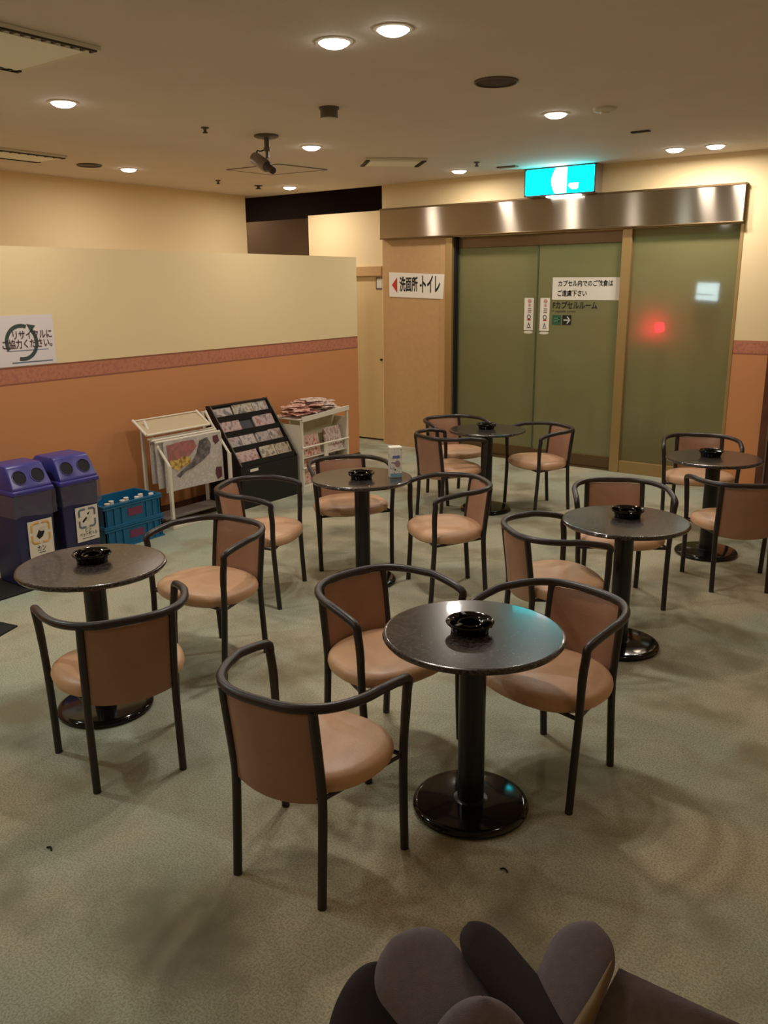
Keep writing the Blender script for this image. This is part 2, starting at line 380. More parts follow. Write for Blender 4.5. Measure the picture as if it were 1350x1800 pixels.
# sliding doors
def slide(name, x0, x1, yy):
    d = sempty(name, ((x0 + x1) / 2, yy, 0)); k = (x1 - x0) / 2
    MB().box((-k, 0.008, 0.13), (k, 0.020, 2.10)).build('glass_pane', M['frosted'], d)
    MB().box((-k, 0, 0.018), (k, 0.03, 0.13), 0.003).build('bottom_rail', M['bronze'], d)
    MB().box((-k, 0, 2.10), (k, 0.03, 2.205), 0.003).build('top_rail', M['bronze'], d)
    m = MB(); m.box((-k, 0.002, 0.13), (-k + 0.012, 0.026, 2.10)); m.box((k - 0.012, 0.002, 0.13), (k, 0.026, 2.10)); m.build('edge_strip', mat('edge_green', (74, 84, 54), 0.3), d)
    return d
slide('door_1', -4.715, -3.797, BACK + 0.085)
slide('door_2', -3.806, -2.95, BACK + 0.045)
struct(MB().box((-2.958, BACK + 0.0, 0), (-2.868, BACK + 0.10, 2.21), 0.004).build('trim_6', M['brass']))
win = sempty('window_1', (-2.41, BACK + 0.03, 0))
MB().box((-0.458, 0.008, 0.115), (0.46, 0.020, 2.21)).build('glass_pane', M['frosted'], win)
m_ = MB(); m_.box((-0.458, -0.02, 0), (0.48, 0.05, 0.115), 0.003); m_.build('sill', M['brass'], win)
MB().box((0.458, -0.035, 0.0), (0.486, 0.05, 2.21), 0.003).build('side_frame', M['brass'], win)
m_ = MB(); m_.box((-4.72, BACK + 0.02, 0), (-2.95, BACK + 0.13, 0.016)); struct(m_.build('trim_7', M['bronze']))
# room behind the glass
struct(MB().box((-5.62, 10.3, 0), (1.7, 10.45, H + 0.3)).build('wall_beyond', mat('pale_green_paint', (170, 176, 140), 0.8)))
struct(MB().box((-5.62, 7.93, 0), (-5.50, 10.3, H + 0.3)).build('wall_divider', mat('pale_green_paint', (170, 176, 140), 0.8)))
struct(MB().box((-0.9, 7.83, 0), (-0.8, 10.3, H + 0.3)).build('wall_beyond_right', mat('pale_green_paint', (170, 176, 140), 0.8)))
# washroom door recess, corridor
YD = 7.785
m_ = MB(); m_.box((-6.765, YD, 1.945), (-5.617, YD + 0.12, 2.525)); m_.box((-6.765, YD, 0), (-6.20, YD + 0.12, 1.945)); m_.box((-5.715, YD - 0.0, 0), (-5.617, YD + 0.12, 1.945)); struct(m_.build('wall_recess', M['cream']))
m_ = MB(); m_.box((-6.20, YD - 0.02, 1.845), (-5.715, YD + 0.12, 1.945)); m_.box((-6.22, YD - 0.02, 0), (-6.18, YD + 0.1, 1.945)); struct(m_.build('trim_8', M['panel']))
dr = sempty('door_3', (-5.95, YD + 0.02, 0))
MB().box((-0.225, 0, 0.02), (0.228, 0.035, 1.842), 0.002).build('door_leaf', M['door'], dr)
m_ = MB(); m_.box((0.135, -0.006, 1.70), (0.222, 0.002, 1.83)); m_.build('vent_window', M['grey'], dr)
m_ = MB(); m_.box((0.150, -0.008, 1.715), (0.222, -0.004, 1.815)); m_.build('vent_pane', M['greywhite'], dr)
MB().lathe([(0, 0), (0.012, 0), (0.014, 0.02), (0, 0.026)], mx=Matrix.Translation((0.205, 0.0, 0.93)) @ Matrix.Rotation(R(90), 4, 'X'), n=16).build('door_handle', M['black'], dr, True)
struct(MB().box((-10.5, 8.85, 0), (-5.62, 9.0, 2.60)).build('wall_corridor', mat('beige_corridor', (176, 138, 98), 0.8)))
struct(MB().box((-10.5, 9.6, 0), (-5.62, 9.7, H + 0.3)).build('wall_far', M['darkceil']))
# dark door frame at the right of the back wall
d4 = sempty('door_4', (-1.2, BACK, 0))
m_ = MB(); m_.box((-0.435, -0.03, 0), (-0.375, 0.0, 2.1), 0.003); m_.box((0.375, -0.03, 0), (0.435, 0, 2.1), 0.003); m_.box((-0.435, -0.03, 2.1), (0.435, 0, 2.16), 0.003); m_.build('door_frame', M['darkwood'], d4)
MB().box((-0.375, -0.034, 0), (-0.362, 0.0, 2.1)).build('frame_bead', M['grey'], d4)
MB().box((-0.362, -0.012, 0.01), (0.375, 0.0, 2.1)).build('door_leaf', mat('dark_red_wood', (66, 36, 26), 0.35), d4)

# ================================================================== LAMPS
def lamp(x, y, power, color=LAMP_COLOR, r=0.066, label=None, spread=180, z=H):
    o = thing('downlight', label or 'round recessed downlight', 'ceiling light', (x, y, z), 0, 'recessed ceiling downlights')
    MB().lathe([(r + 0.016, 0.0), (r + 0.016, -0.004), (r + 0.002, -0.007), (r, -0.004), (r, 0.0)], n=36).build('trim_ring', M['white'], o, True)
    MB().lathe([(r, -0.002), (r * 0.9, -0.014), (r * 0.6, -0.024), (0, -0.029)], n=36).build('bulb', M['lamp'], o, True)
    ld = bpy.data.lights.new('downlight_beam', 'AREA'); ld.shape = 'DISK'; ld.size = 2 * r; ld.energy = power; ld.color = color; ld.spread = R(spread)
    lo = bpy.data.objects.new('downlight_beam', ld); COL.objects.link(lo); lo.location = (0, 0, -0.034); lo.parent = o
    return o
LAMPS = [
    (-2.546, 3.136, 1.0, 'left one of the two big bright downlights side by side at the top'),
    (-2.235, 3.138, 1.0, 'right one of the two big bright downlights side by side at the top'),
    (-4.527, 3.141, 1.0, 'round bright downlight beside the large ceiling vent at upper left'),
    (-6.548, 5.143, 1.0, 'small downlight near the tall wall behind the partition'),
    (-4.499, 5.240, 1.0, 'downlight just right of the ceiling spotlight'),
    (-6.460, 7.151, 1.3, 'small far downlight above the washroom corridor'),
    (-2.495, 5.234, 1.0, 'downlight in the ceiling between the dark round speaker and the exit sign'),
    (-4.374, 7.179, 1.0, 'small downlight left of the cyan exit sign'),
    (-2.383, 7.172, 1.0, 'left downlight of the pair over the right end of the steel header'),
    (-2.079, 7.206, 1.0, 'right downlight of the pair over the right end of the steel header'),
]
for x, y, k, lb in LAMPS: lamp(x, y, LAMP_W * k, label=lb)
# unseen lamps placed on the ceiling grid outside the picture
for x, y, k, c in ((-4.45, 1.1, 1.7, (0.86, 1.0, 0.95)), (-2.5, 1.1, 0.4, LAMP_COLOR), (-4.45, -1.0, 0.9, LAMP_COLOR), (-2.4, -1.0, 0.7, LAMP_COLOR), (-0.3, 3.1, 0.2, LAMP_COLOR), (-0.3, 5.2, 0.3, LAMP_COLOR), (-6.5, 3.1, 0.8, LAMP_COLOR), (-6.5, 1.1, 0.8, LAMP_COLOR)):  # first one, cool and strong, is added to tint the left floor
    o = lamp(x, y, LAMP_W * k, color=c, label='round downlight of the same ceiling grid outside the picture')
lamp(-8.9, 8.25, 4.0, z=H + 0.3, label='downlight around the corner in the washroom corridor')  # out-of-sight lamp added to brighten the corridor wall
# dim greenish tubes in the room behind the glass
for x, y, e in ((-3.3, 9.0, 22.0), (-1.7, 9.4, 12.0)):
    o = thing('tube_light', 'greenish ceiling tube in the room behind the frosted doors', 'ceiling light', (x, y, H + 0.3), 0, 'tubes behind the glass')
    MB().box((-0.5, -0.04, -0.05), (0.5, 0.04, 0)).build('housing', M['white'], o)
    ld = bpy.data.lights.new('tube_beam', 'AREA'); ld.shape = 'RECTANGLE'; ld.size = 1.0; ld.size_y = 0.08; ld.energy = e; ld.color = (0.80, 1.0, 0.62)
    lo = bpy.data.objects.new('tube_beam', ld); COL.objects.link(lo); lo.location = (0, 0, -0.06); lo.parent = o

# ================================================================== CEILING FITTINGS
def cassette(name, label, cx, cy, w, d, rot=0):
    o = thing(name, label, 'air conditioner vent', (cx, cy, H), rot)
    MB().box((-w / 2, -d / 2, -0.018), (w / 2, d / 2, 0), 0.004).build('frame', M['greywhite'], o)
    MB().box((-w / 2 + 0.05, -d / 2 + 0.05, -0.024), (w / 2 - 0.05, d / 2 - 0.05, -0.016), 0.002).build('intake_panel', mat('vent_panel_paint', (240, 242, 228), 0.5), o)
    k = int(w / 0.035)
    def comb(L, mx):
        p = [(-L / 2 + 0.02, 0.004), (L / 2 - 0.02, 0.004)]
        for q in range(k):
            c = L / 2 - 0.03 - q * (L - 0.06) / (k - 1)
            p += [(c + 0.006, 0.012), (c + 0.006, 0.040), (c - 0.006, 0.040), (c - 0.006, 0.012)]
        MB().prism(p, 0.008, mx).build('louvre', M['darkgrille'], o)
    comb(d, Matrix(((0, 1, 0, -w / 2), (1, 0, 0, 0), (0, 0, -1, -0.018), (0, 0, 0, 1))))
    comb(d, Matrix(((0, -1, 0, w / 2), (1, 0, 0, 0), (0, 0, -1, -0.018), (0, 0, 0, 1))))
    return o
cassette('ceiling_vent', 'large pale square ceiling vent at the upper left edge', -3.70, 2.17, 0.62, 0.80)
cassette('ceiling_vent', 'low pale ceiling vent at the far left near the tall wall', -6.47, 3.99, 0.38, 0.72)
cassette('ceiling_vent', 'flat pale ceiling vent beyond the middle of the room', -4.48, 6.27, 0.52, 0.40, R(45))
def grille(label, x, y, r):
    o = thing('ceiling_speaker', label, 'speaker', (x, y, H))
    MB().lathe([(r, 0), (r, -0.008), (r * 0.93, -0.012), (r * 0.9, -0.008), (r * 0.9, 0)], n=40).build('rim', M['grey'], o, True)
    MB().lathe([(r * 0.9, -0.005), (r * 0.5, -0.008), (0, -0.009)], n=40).build('mesh_cover', M['darkgrille'], o, True)
grille('dark round ceiling speaker at upper right', -2.361, 4.232, 0.115)
grille('dark round ceiling speaker at the left above the tall wall', -6.589, 4.768, 0.105)
def head(label, x, y, s):
    o = thing('sprinkler_head', label, 'sprinkler', (x, y, H))
    MB().lathe([(0.03 * s, 0), (0.028 * s, -0.008), (0.012 * s, -0.012), (0.010 * s, -0.03)], n=20).build('escutcheon', M['grey'], o, True)
    MB().lathe([(0, -0.03), (0.020 * s, -0.03), (0.018 * s, -0.036), (0, -0.038)], n=20).build('deflector', M['darkgrille'], o, True)
head('dark sprinkler head left of the ceiling spotlight', -4.505, 4.18, 0.9)
head('tiny dark sprinkler head below the spotlight, near the tall wall', -6.579, 6.237, 0.9)
head('tiny dark sprinkler head left of the exit sign', -3.961, 6.791, 0.9)
head('wider dark sprinkler head near the corridor opening', -6.595, 6.818, 1.5)
o = thing('emergency_light', 'square grey box hanging from the middle of the ceiling', 'emergency light', (-3.46, 4.20, H))
MB().lathe([(0.06, 0), (0.06, -0.01), (0.052, -0.014), (0.052, -0.055), (0.048, -0.06)], n=32).build('housing', M['grey'], o, True)
MB().lathe([(0.048, -0.06), (0.044, -0.072), (0, -0.076)], n=32).build('lens', M['greywhite'], o, True)
o = thing('smoke_detector', 'flat pale round smoke detector right of the ceiling speaker', 'smoke detector', (-2.188, 5.26, H))
MB().lathe([(0.07, 0), (0.07, -0.012), (0.062, -0.02), (0.03, -0.024), (0, -0.025)], n=32).build('body', M['greywhite'], o, True)
MB().lathe([(0.03, -0.023), (0.028, -0.034), (0, -0.036)], n=24).build('sensor_cap', M['white'], o, True)
tag(MB().box((-2.37, 6.17, H - 0.010), (-2.24, 6.21, H), 0.002).build('slot_vent', M['darkgrille']), 'thin dark slot in the ceiling above the right of the exit sign', 'vent')
tag(MB().box((-3.99, 7.19, H - 0.010), (-3.80, 7.26, H), 0.002).build('cover_plate', M['grey']), 'thin plate in the ceiling beside the left corner of the exit sign', 'cover plate')
# access hatch outline
o = thing('access_hatch', 'square access hatch outlined in the ceiling behind the spotlight', 'hatch', (-5.59, 6.0, H), R(0))
q = [Vector((-5.927, 5.73, 0)), Vector((-5.321, 5.764, 0)), Vector((-5.245, 6.32, 0)), Vector((-5.875, 6.25, 0))]; q = [p - Vector((-5.59, 6.0, 0)) for p in q]
m_ = MB()
for i in range(4): m_.tube([q[i] + Vector((0, 0, -0.003)), q[(i + 1) % 4] + Vector((0, 0, -0.003))], 0.004, 6)
m_.build('rim', mat('hatch_rim', (120, 102, 86), 0.6), o)
m_ = MB(); m_.prism([(p.x, p.y) for p in q], 0.003, Matrix.Translation((0, 0, -0.003))); m_.build('lid', M['ceiling'], o)
# spotlight on its bracket
o = thing('ceiling_spotlight', 'grey adjustable spotlight hanging on a bracket from the ceiling', 'spotlight', (-4.409, 4.66, H))
MB().lathe([(0, 0), (0.085, 0), (0.085, -0.012), (0.07, -0.018), (0, -0.018)], n=32).build('mount_plate', M['grey'], o, True)
m_ = MB(); m_.lathe([(0.018, -0.018), (0.018, -0.075), (0.022, -0.078), (0.022, -0.10), (0.012, -0.105), (0.012, -0.15), (0, -0.152)], n=20); m_.build('stem', M['grey'], o, True)
ax = (px(480, 300, Y=4.62) - px(447, 277, Y=4.70)); L_ = ax.length; base_ = px(447, 277, Y=4.70) - Vector((-4.409, 4.66, H))
mx = Matrix.Translation(base_) @ ax.to_track_quat('Z', 'Y').to_matrix().to_4x4()
MB().lathe([(0, 0), (0.034, 0.002), (0.042, 0.015), (0.042, L_ * 0.62), (0.036, L_ * 0.70), (0, L_ * 0.70)], n=28, mx=mx).build('lamp_body', mat('spot_grey', (120, 108, 96), 0.4, metal=0.3), o, True)
MB().lathe([(0.036, L_ * 0.68), (0.026, L_ * 0.78), (0.024, L_), (0.02, L_), (0, L_ * 0.95)], n=28, mx=mx).build('nozzle', M['darkgrille'], o, True)
m_ = MB(); m_.tube(spline([(0, 0, -0.085), (-0.05, -0.01, -0.10), base_ + ax * 0.18 + Vector((0, 0, 0.06)), base_ + ax * 0.16 + Vector((0, 0, 0.03))], 6), 0.005, 8); m_.build('cable', M['cable'], o, True)
# exit sign
o = thing('exit_sign', 'glowing cyan exit sign box over the steel header', 'sign', (-3.518, 7.512, 2.519))
MB().box((-0.345, 0, 0.0), (0.345, 0.148, 0.243), 0.006).build('housing', mat('sign_housing', (150, 138, 120), 0.4), o)
mx = face_back(0, -0.0015, 0)
m_ = MB(); m_.prism([(-0.335 + (0.012 if i in (0, 3) else 0), 0) for i in range(0)] or [(-0.325, 0.012), (0.325, 0.012), (0.335, 0.022), (0.335, 0.222), (0.325, 0.232), (-0.325, 0.232), (-0.335, 0.222), (-0.335, 0.022)], 0.0015, mx); m_.build('lit_panel', M['exit_cyan'], o)
m_ = MB()
for lo_, hi_ in (((-0.345, -0.016, 0.233), (0.345, 0.0, 0.243)), ((-0.345, -0.016, 0.0), (0.345, 0.0, 0.010)), ((-0.345, -0.016, 0.0), (-0.336, 0.0, 0.243)), ((0.336, -0.016, 0.0), (0.345, 0.0, 0.243))): m_.box(lo_, hi_)
m_.build('frame', mat('sign_frame', (96, 100, 96), 0.5), o)
a = [(0.070, 0.015), (0.070, 0.230), (-0.035, 0.230)] + [(-0.045 - 0.035 * math.sin(math.pi * i / 12), 0.225 - 0.205 * i / 12) for i in range(13)] + [(-0.03, 0.015)]
m_ = MB(); m_.prism(a, 0.001, sh(mx, 0, 0, 0.0016)); m_.build('white_doorway', M['exit_white'], o)
m_ = MB(); m_.prism([(0.085, 0.075), (0.10, 0.095), (0.185, 0.092), (0.18, 0.05), (0.165, 0.04), (0.115, 0.045)], 0.001, sh(mx, 0, 0, 0.0016)); m_.build('white_mark', M['exit_white'], o)
MB().box((-0.14, 0.02, -0.012), (0.18, 0.09, 0.0), 0.003).build('bottom_lens', M['exit_white'], o)
la = bpy.data.lights.new('exit_glow', 'AREA'); la.shape = 'RECTANGLE'; la.size = 0.64; la.size_y = 0.20; la.energy = 0.1; la.color = (0.12, 0.95, 0.95)
lo = bpy.data.objects.new('exit_glow', la); COL.objects.link(lo); lo.parent = o; lo.location = (0, -0.008, 0.12); lo.rotation_euler = (R(90), 0, 0)

# ================================================================== SIGNS
mx = face_back(-5.527, BACK - 0.003, 1.61)
s = tag(MB().prism([(0, 0.014), (0.685, -0.010), (0.70, 0.238), (0, 0.268)], 0.003, mx).build('washroom_sign', M['paper']), 'white sign with red arrow and black Japanese lettering on the beige panel', 'sign')
tx = face_back(-5.527, BACK - 0.0062, 1.61)
MB().prism([(0.035, 0.136), (0.105, 0.215), (0.105, 0.055)], 0.0012, tx).build('arrow', M['red'], s)
text('洗面所', 0.16, sh(tx, 0.135, 0.062), M['ink'], s, bold=0.028, width=0.235)
text('・', 0.12, sh(tx, 0.395, 0.115), M['ink'], s, bold=0.012)
text('トイレ', 0.20, sh(tx, 0.425, 0.055), M['ink'], s, bold=0.028, width=0.225)
D2 = BACK + 0.053          # outer face of the right door glass
mx = face_back(-3.64, D2 - 0.002, 1.59)
s = tag(MB().prism([(0, 0.005), (0.665, 0.0), (0.668, 0.205), (0.0, 0.212)], 0.002, mx).build('notice_paper', M['paper']), 'wide white paper notice with two lines of Japanese on the glass door', 'notice')
tx = sh(mx, 0, 0, 0.0022)
text('カプセル内でのご飲食は', 0.06, sh(tx, 0.058, 0.120), M['ink'], s, bold=0.022, width=0.545)
text('ご遠慮下さい', 0.06, sh(tx, 0.056, 0.035), M['ink'], s, bold=0.022, width=0.295)
gl = thing('glass_lettering', 'black room name lettering with two square pictograms under the paper notice', 'sign', (-3.63, D2 - 0.001, 1.36))
mx = face_back(0, 0, 0)
text('Fカプセルルーム', 0.075, sh(mx, 0.0, 0.150), M['ink'], gl, bold=0.03, width=0.45)
text('F capsule room', 0.03, sh(mx, 0.0, 0.112), M['ink'], gl, width=0.235, bold=0.005)
m_ = MB(); m_.prism(rect(0.0, 0.0, 0.09, 0.092), 0.001, mx); m_.build('green_pictogram', mat('pictogram_green', (40, 84, 60), 0.6), gl)
m_ = MB(); m_.prism(rect(0.018, 0.03, 0.075, 0.042), 0.001, sh(mx, 0, 0, 0.0012)); m_.prism(rect(0.018, 0.056, 0.075, 0.066), 0.001, sh(mx, 0, 0, 0.0012)); m_.prism(rect(0.062, 0.03, 0.075, 0.066), 0.001, sh(mx, 0, 0, 0.0012)); m_.build('bed_symbol', mat('pictogram_light_green', (84, 128, 100), 0.6), gl)
m_ = MB(); m_.prism(rect(0.104, 0.0, 0.196, 0.092), 0.001, mx); m_.build('black_pictogram', M['ink'], gl)
m_ = MB(); m_.prism(rect(0.118, 0.041, 0.178, 0.051), 0.001, sh(mx, 0, 0, 0.0012)); m_.prism([(0.150, 0.076), (0.157, 0.083), (0.188, 0.046), (0.157, 0.009), (0.150, 0.016), (0.173, 0.046)], 0.001, sh(mx, 0, 0, 0.0012)); m_.build('arrow', M['greywhite'], gl)
def strip(x, y, label):
    o = thing('door_sticker', label, 'sticker', (x, y, 1.265), 0)
    mx = face_back(0, 0, 0)
    MB().prism(rect(0, 0.035, 0.100, 0.346), 0.001, mx).build('paper_strip', M['paper'], o)
    MB().prism(disc(0.05, 0.015, 0.05, 0.014), 0.001, mx).build('bottom_tab', M['greywhite'], o)
    m = MB()
    for i, (r0, zz) in enumerate(((0.020, 0.315), (0.014, 0.275))): m.prism(disc(0.055, zz, r0), 0.0008, sh(mx, 0, 0, 0.0012))
    m.build('emblem', mat('pale_red_ink', (190, 150, 130), 0.7), o)
    m = MB(); m.tube([mx @ Vector((0.052 + 0.017 * math.cos(t * R(15)), 0.165 + 0.019 * math.sin(t * R(15)), 0.001)) for t in range(24)], 0.0035, 5, True); m.build('ring_symbol', M['ink'], o)
    m = MB(); m.prism(rect(0.035, 0.130, 0.072, 0.142), 0.0008, sh(mx, 0, 0, 0.0012)); m.build('red_mark', M['red'], o)
    m = MB(); m.prism([(0.036, 0.07), (0.052, 0.112), (0.068, 0.07), (0.060, 0.07), (0.052, 0.096), (0.044, 0.07)], 0.0008, sh(mx, 0, 0, 0.0012)); m.prism(rect(0.03, 0.058, 0.075, 0.064), 0.0008, sh(mx, 0, 0, 0.0012)); m.build('person_symbol', M['ink'], o)
    m = MB()
    for zz in (0.205, 0.222, 0.240): m.prism(rect(0.038, zz, 0.075, zz + 0.008), 0.0008, sh(mx, 0, 0, 0.0012))
    m.build('print', mat('grey_print', (140, 110, 96), 0.7), o)
strip(-3.952, BACK + 0.092, 'narrow white vertical sticker on the left sliding door, left of the joint')
strip(-3.762, D2 - 0.001, 'narrow white vertical sticker on the right sliding door, beside the paper notice')
# recycling poster on the partition
yA = 2.683 * 1.2687; ang = math.atan(0.019)
mx = Matrix.Translation((LWX(3.40) + 0.001, 3.40, 1.258)) @ Matrix.Rotation(ang, 4, 'Z') @ face_left(0, 0, 0)
s = tag(MB().prism(rect(-0.72, 0, 0.0, 0.325), 0.002, mx).build('recycling_poster', mat('poster_paper', (222, 212, 210), 0.6)), 'white recycling poster with a dark green circling arrow on the left partition', 'poster')
tx = sh(mx, 0, 0, 0.0022)
m_ = MB(); cxp, cyp, rp_ = -0.245, 0.150, 0.110
def arcpoly(a0, a1, ra, rb, n=24):
    A = [(cxp + ra * math.cos(R(a0 + (a1 - a0) * i / n)), cyp + ra * math.sin(R(a0 + (a1 - a0) * i / n))) for i in range(n + 1)]
    B = [(cxp + rb * math.cos(R(a1 - (a1 - a0) * i / n)), cyp + rb * math.sin(R(a1 - (a1 - a0) * i / n))) for i in range(n + 1)]
    return A + B
for a0, a1 in ((-105, 46), (68, 205)): 
    P = arcpoly(a0, a1, 0.120, 0.095)
    k = len(P) // 2
    for i in range(k - 1): m_.prism([P[i], P[i + 1], P[-2 - i], P[-1 - i]], 0.0008, tx)
m_.prism([(cxp + 0.045, cyp + 0.118), (cxp + 0.110, cyp + 0.105), (cxp + 0.072, cyp + 0.062)], 0.0008, tx)
m_.build('circling_arrow', M['darkgreen'], s)
text('リサイクルに', 0.062, sh(tx, -0.305, 0.172, 0.001), mat('brown_ink', (70, 40, 44), 0.7), s, bold=0.014, width=0.285)
text('ご協力ください。', 0.062, sh(tx, -0.385, 0.112, 0.001), mat('brown_ink', (70, 40, 44), 0.7), s, bold=0.014, width=0.362)
m_ = MB(); m_.prism(rect(-0.36, 0.096, -0.055, 0.101), 0.0008, tx); m_.prism(rect(-0.33, 0.018, -0.03, 0.026), 0.0008, tx); m_.build('fine_print', M['grey_ink'], s)

# red lamp and added stand-ins behind the frosted glass
tag(MB().box((-2.86, BACK + 0.10, 0), (-2.34, BACK + 0.42, 0.38), 0.02).build('bench', mat('bench_dark', (40, 34, 28), 0.7)), 'low dark bench dimly seen behind the frosted panes', 'bench')  # unseen block added to darken the lower part of the panes
o = thing('red_lamp', 'red lamp glowing through the right frosted pane', 'lamp', (-2.63, BACK + 0.20, 0.38))
m_ = MB(); m_.lathe([(0.10, 0), (0.10, 0.02), (0.02, 0.03), (0.02, 0.90), (0.05, 0.91), (0.05, 0.92)], n=24); m_.build('stand', M['black'], o, True)
MB().lathe([(0.0, 0.92), (0.036, 0.93), (0.046, 0.97), (0.036, 1.01), (0, 1.02)], n=24).build('bulb', M['red_glow'], o, True)
o = thing('lit_display', 'small bluish white lit display behind the right frosted pane', 'display', (-2.19, BACK + 0.035, 0))  # glowing panel added to stand in for a reflection on the glass
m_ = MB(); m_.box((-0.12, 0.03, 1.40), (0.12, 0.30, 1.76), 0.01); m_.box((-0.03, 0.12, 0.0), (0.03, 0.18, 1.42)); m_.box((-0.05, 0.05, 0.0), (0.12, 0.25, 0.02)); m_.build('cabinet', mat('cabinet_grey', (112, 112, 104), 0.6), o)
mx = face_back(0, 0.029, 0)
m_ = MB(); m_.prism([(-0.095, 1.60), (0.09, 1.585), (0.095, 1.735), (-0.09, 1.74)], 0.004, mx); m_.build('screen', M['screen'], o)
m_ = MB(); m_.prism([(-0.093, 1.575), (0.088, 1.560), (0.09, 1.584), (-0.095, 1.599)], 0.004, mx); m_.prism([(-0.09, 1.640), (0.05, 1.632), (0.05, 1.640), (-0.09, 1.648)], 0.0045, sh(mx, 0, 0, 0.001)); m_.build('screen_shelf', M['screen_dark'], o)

# ================================================================== TABLES AND CHAIRS
HT, RTOP = 0.65, 0.30
def make_table():
    t = thing('pedestal_table', 'x', 'table')
    MB().lathe([(0, HT - 0.024), (RTOP - 0.02, HT - 0.024), (RTOP - 0.006, HT - 0.020), (RTOP, HT - 0.011), (RTOP - 0.003, HT - 0.003), (RTOP - 0.010, HT), (RTOP - 0.013, HT), (RTOP - 0.03, HT), (0, HT)], n=96).build('tabletop', M['granite'], t, True)
    m = MB(); m.lathe([(0, 0.02), (0.058, 0.02), (0.058, 0.034), (0.0455, 0.037), (0.0455, HT - 0.05), (0.0455, HT - 0.04), (0, HT - 0.04)], n=48); m.build('column', M['black_pole'], t, True)
    MB().lathe([(0, HT - 0.040), (0.13, HT - 0.034), (0.13, HT - 0.024), (0, HT - 0.024)], n=40).build('top_plate', M['black_pole'], t, True)
    MB().lathe([(0, 0.0), (0.190, 0.0), (0.198, 0.005), (0.20, 0.014), (0.196, 0.022), (0.186, 0.028), (0.180, 0.0292), (0.10, 0.033), (0.09, 0.0335), (0, 0.034)], n=80).build('base', M['black_gloss'], t, True)
    return t
def superpt(x):  # rail plan: distance back for half-width x
    return 0.15 - 0.372 * (max(0.0, 1 - (abs(x) / 0.262) ** 2.8)) ** (1 / 2.8)
def make_chair():
    t = thing('tub_armchair', 'x', 'chair')
    plan = []
    for i in range(41):
        a = math.pi * i / 40
        cx_, sx_ = math.cos(a), math.sin(a)
        x = 0.262 * math.copysign(abs(cx_) ** (2 / 2.8), cx_); y = 0.15 - 0.372 * abs(sx_) ** (2 / 2.8)
        plan.append((x, y, 0.645 - 0.008 * max(0, (y + 0.2) / 0.35)))
    plan = plan[2:-2]
    fr = [(0.261, 0.150, 0.615), (0.257, 0.160, 0.575)]
    pts = [Vector((a[0], a[1], a[2])) for a in fr[::-1]] + [Vector(p) for p in plan] + [Vector((-a[0], a[1], a[2])) for a in fr]
    pts = spline([pts[0], pts[1]] + pts[3:-3:2] + [pts[-2], pts[-1]], 4)
    MB().tube(pts, 0.0150, 14).build('arm_rail', M['tube'], t, True)
    for sx in (1, -1):
        MB().tube(spline([(sx * 0.257, 0.160, 0.578), (sx * 0.250, 0.163, 0.50), (sx * 0.243, 0.160, 0.36), (sx * 0.238, 0.168, 0.18), (sx * 0.2355, 0.179, 0.0)], 6), [0.0150] * 8 + [0.0140] * 17, 14).build('leg', M['tube'], t, True)
    for sx in (1, -1):
        MB().tube(spline([(sx * 0.157, -0.193, 0.642), (sx * 0.157, -0.180, 0.54), (sx * 0.156, -0.163, 0.40), (sx * 0.156, -0.160, 0.30), (sx * 0.1565, -0.179, 0.0)], 6), 0.0140, 14).build('leg', M['tube'], t, True)
    # seat frame under the cushion, tied to the legs
    MB().tube([(sx * x, y, 0.349) for sx, x, y in ((1, 0.241, 0.160), (-1, 0.241, 0.160), (-1, 0.156, -0.160), (1, 0.156, -0.160))], 0.008, 8, True).build('seat_frame', M['tube'], t)
    # cushion
    rings = []; n = 48
    prof = [(0.0, 0.346), (0.80, 0.346), (0.93, 0.350), (0.985, 0.360), (1.0, 0.376), (0.985, 0.392), (0.94, 0.403), (0.86, 0.410), (0.6, 0.416), (0.3, 0.414), (0.0, 0.412)]
    m = MB(); prev = None
    for k, z in prof:
        if k == 0: ring = [m.b.verts.new((0, 0.015, z))]
        else:
            ring = []
            for i in range(n):
                a = 2 * math.pi * i / n; c, s_ = math.cos(a), math.sin(a); e = 2 / 2.35
                x = 0.240 * math.copysign(abs(c) ** e, c); y = 0.212 * math.copysign(abs(s_) ** e, s_)
                x *= 1.0 + 0.08 * (y / 0.212)
                ring.append(m.b.verts.new((x * k, 0.022 + y * k, z)))
        if prev:
            for i in range(n):
                j = (i + 1) % n
                if len(prev) == 1: m.b.faces.new((prev[0], ring[j], ring[i]))
                elif len(ring) == 1: m.b.faces.new((prev[i], prev[j], ring[0]))
                else: m.b.faces.new((prev[i], prev[j], ring[j], ring[i]))
        prev = ring
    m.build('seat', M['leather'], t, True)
    # curved back panel hung between the rear legs
    F, B = [], []
    for i in range(9):
        v = i / 8; z = 0.335 + (0.628 - 0.335) * v
        yl = -0.160 - 0.033 * max(0, (z - 0.38) / 0.26) ** 1.2
        rf, rb = [], []
        for j in range(17):
            u = -1 + 2 * j / 16; x = 0.150 * u
            y = yl - 0.030 * (1 - u * u)
            th = 0.013 * (1 - abs(u) ** 6) * (1 - abs(2 * v - 1) ** 8) + 0.003
            zz = z - 0.012 * (1 - u * u) * (1 - v)
            rf.append((x, y + th, zz)); rb.append((x, y - th * 0.7, zz))
        F.append(rf); B.append(rb)
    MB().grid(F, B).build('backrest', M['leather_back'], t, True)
    return t
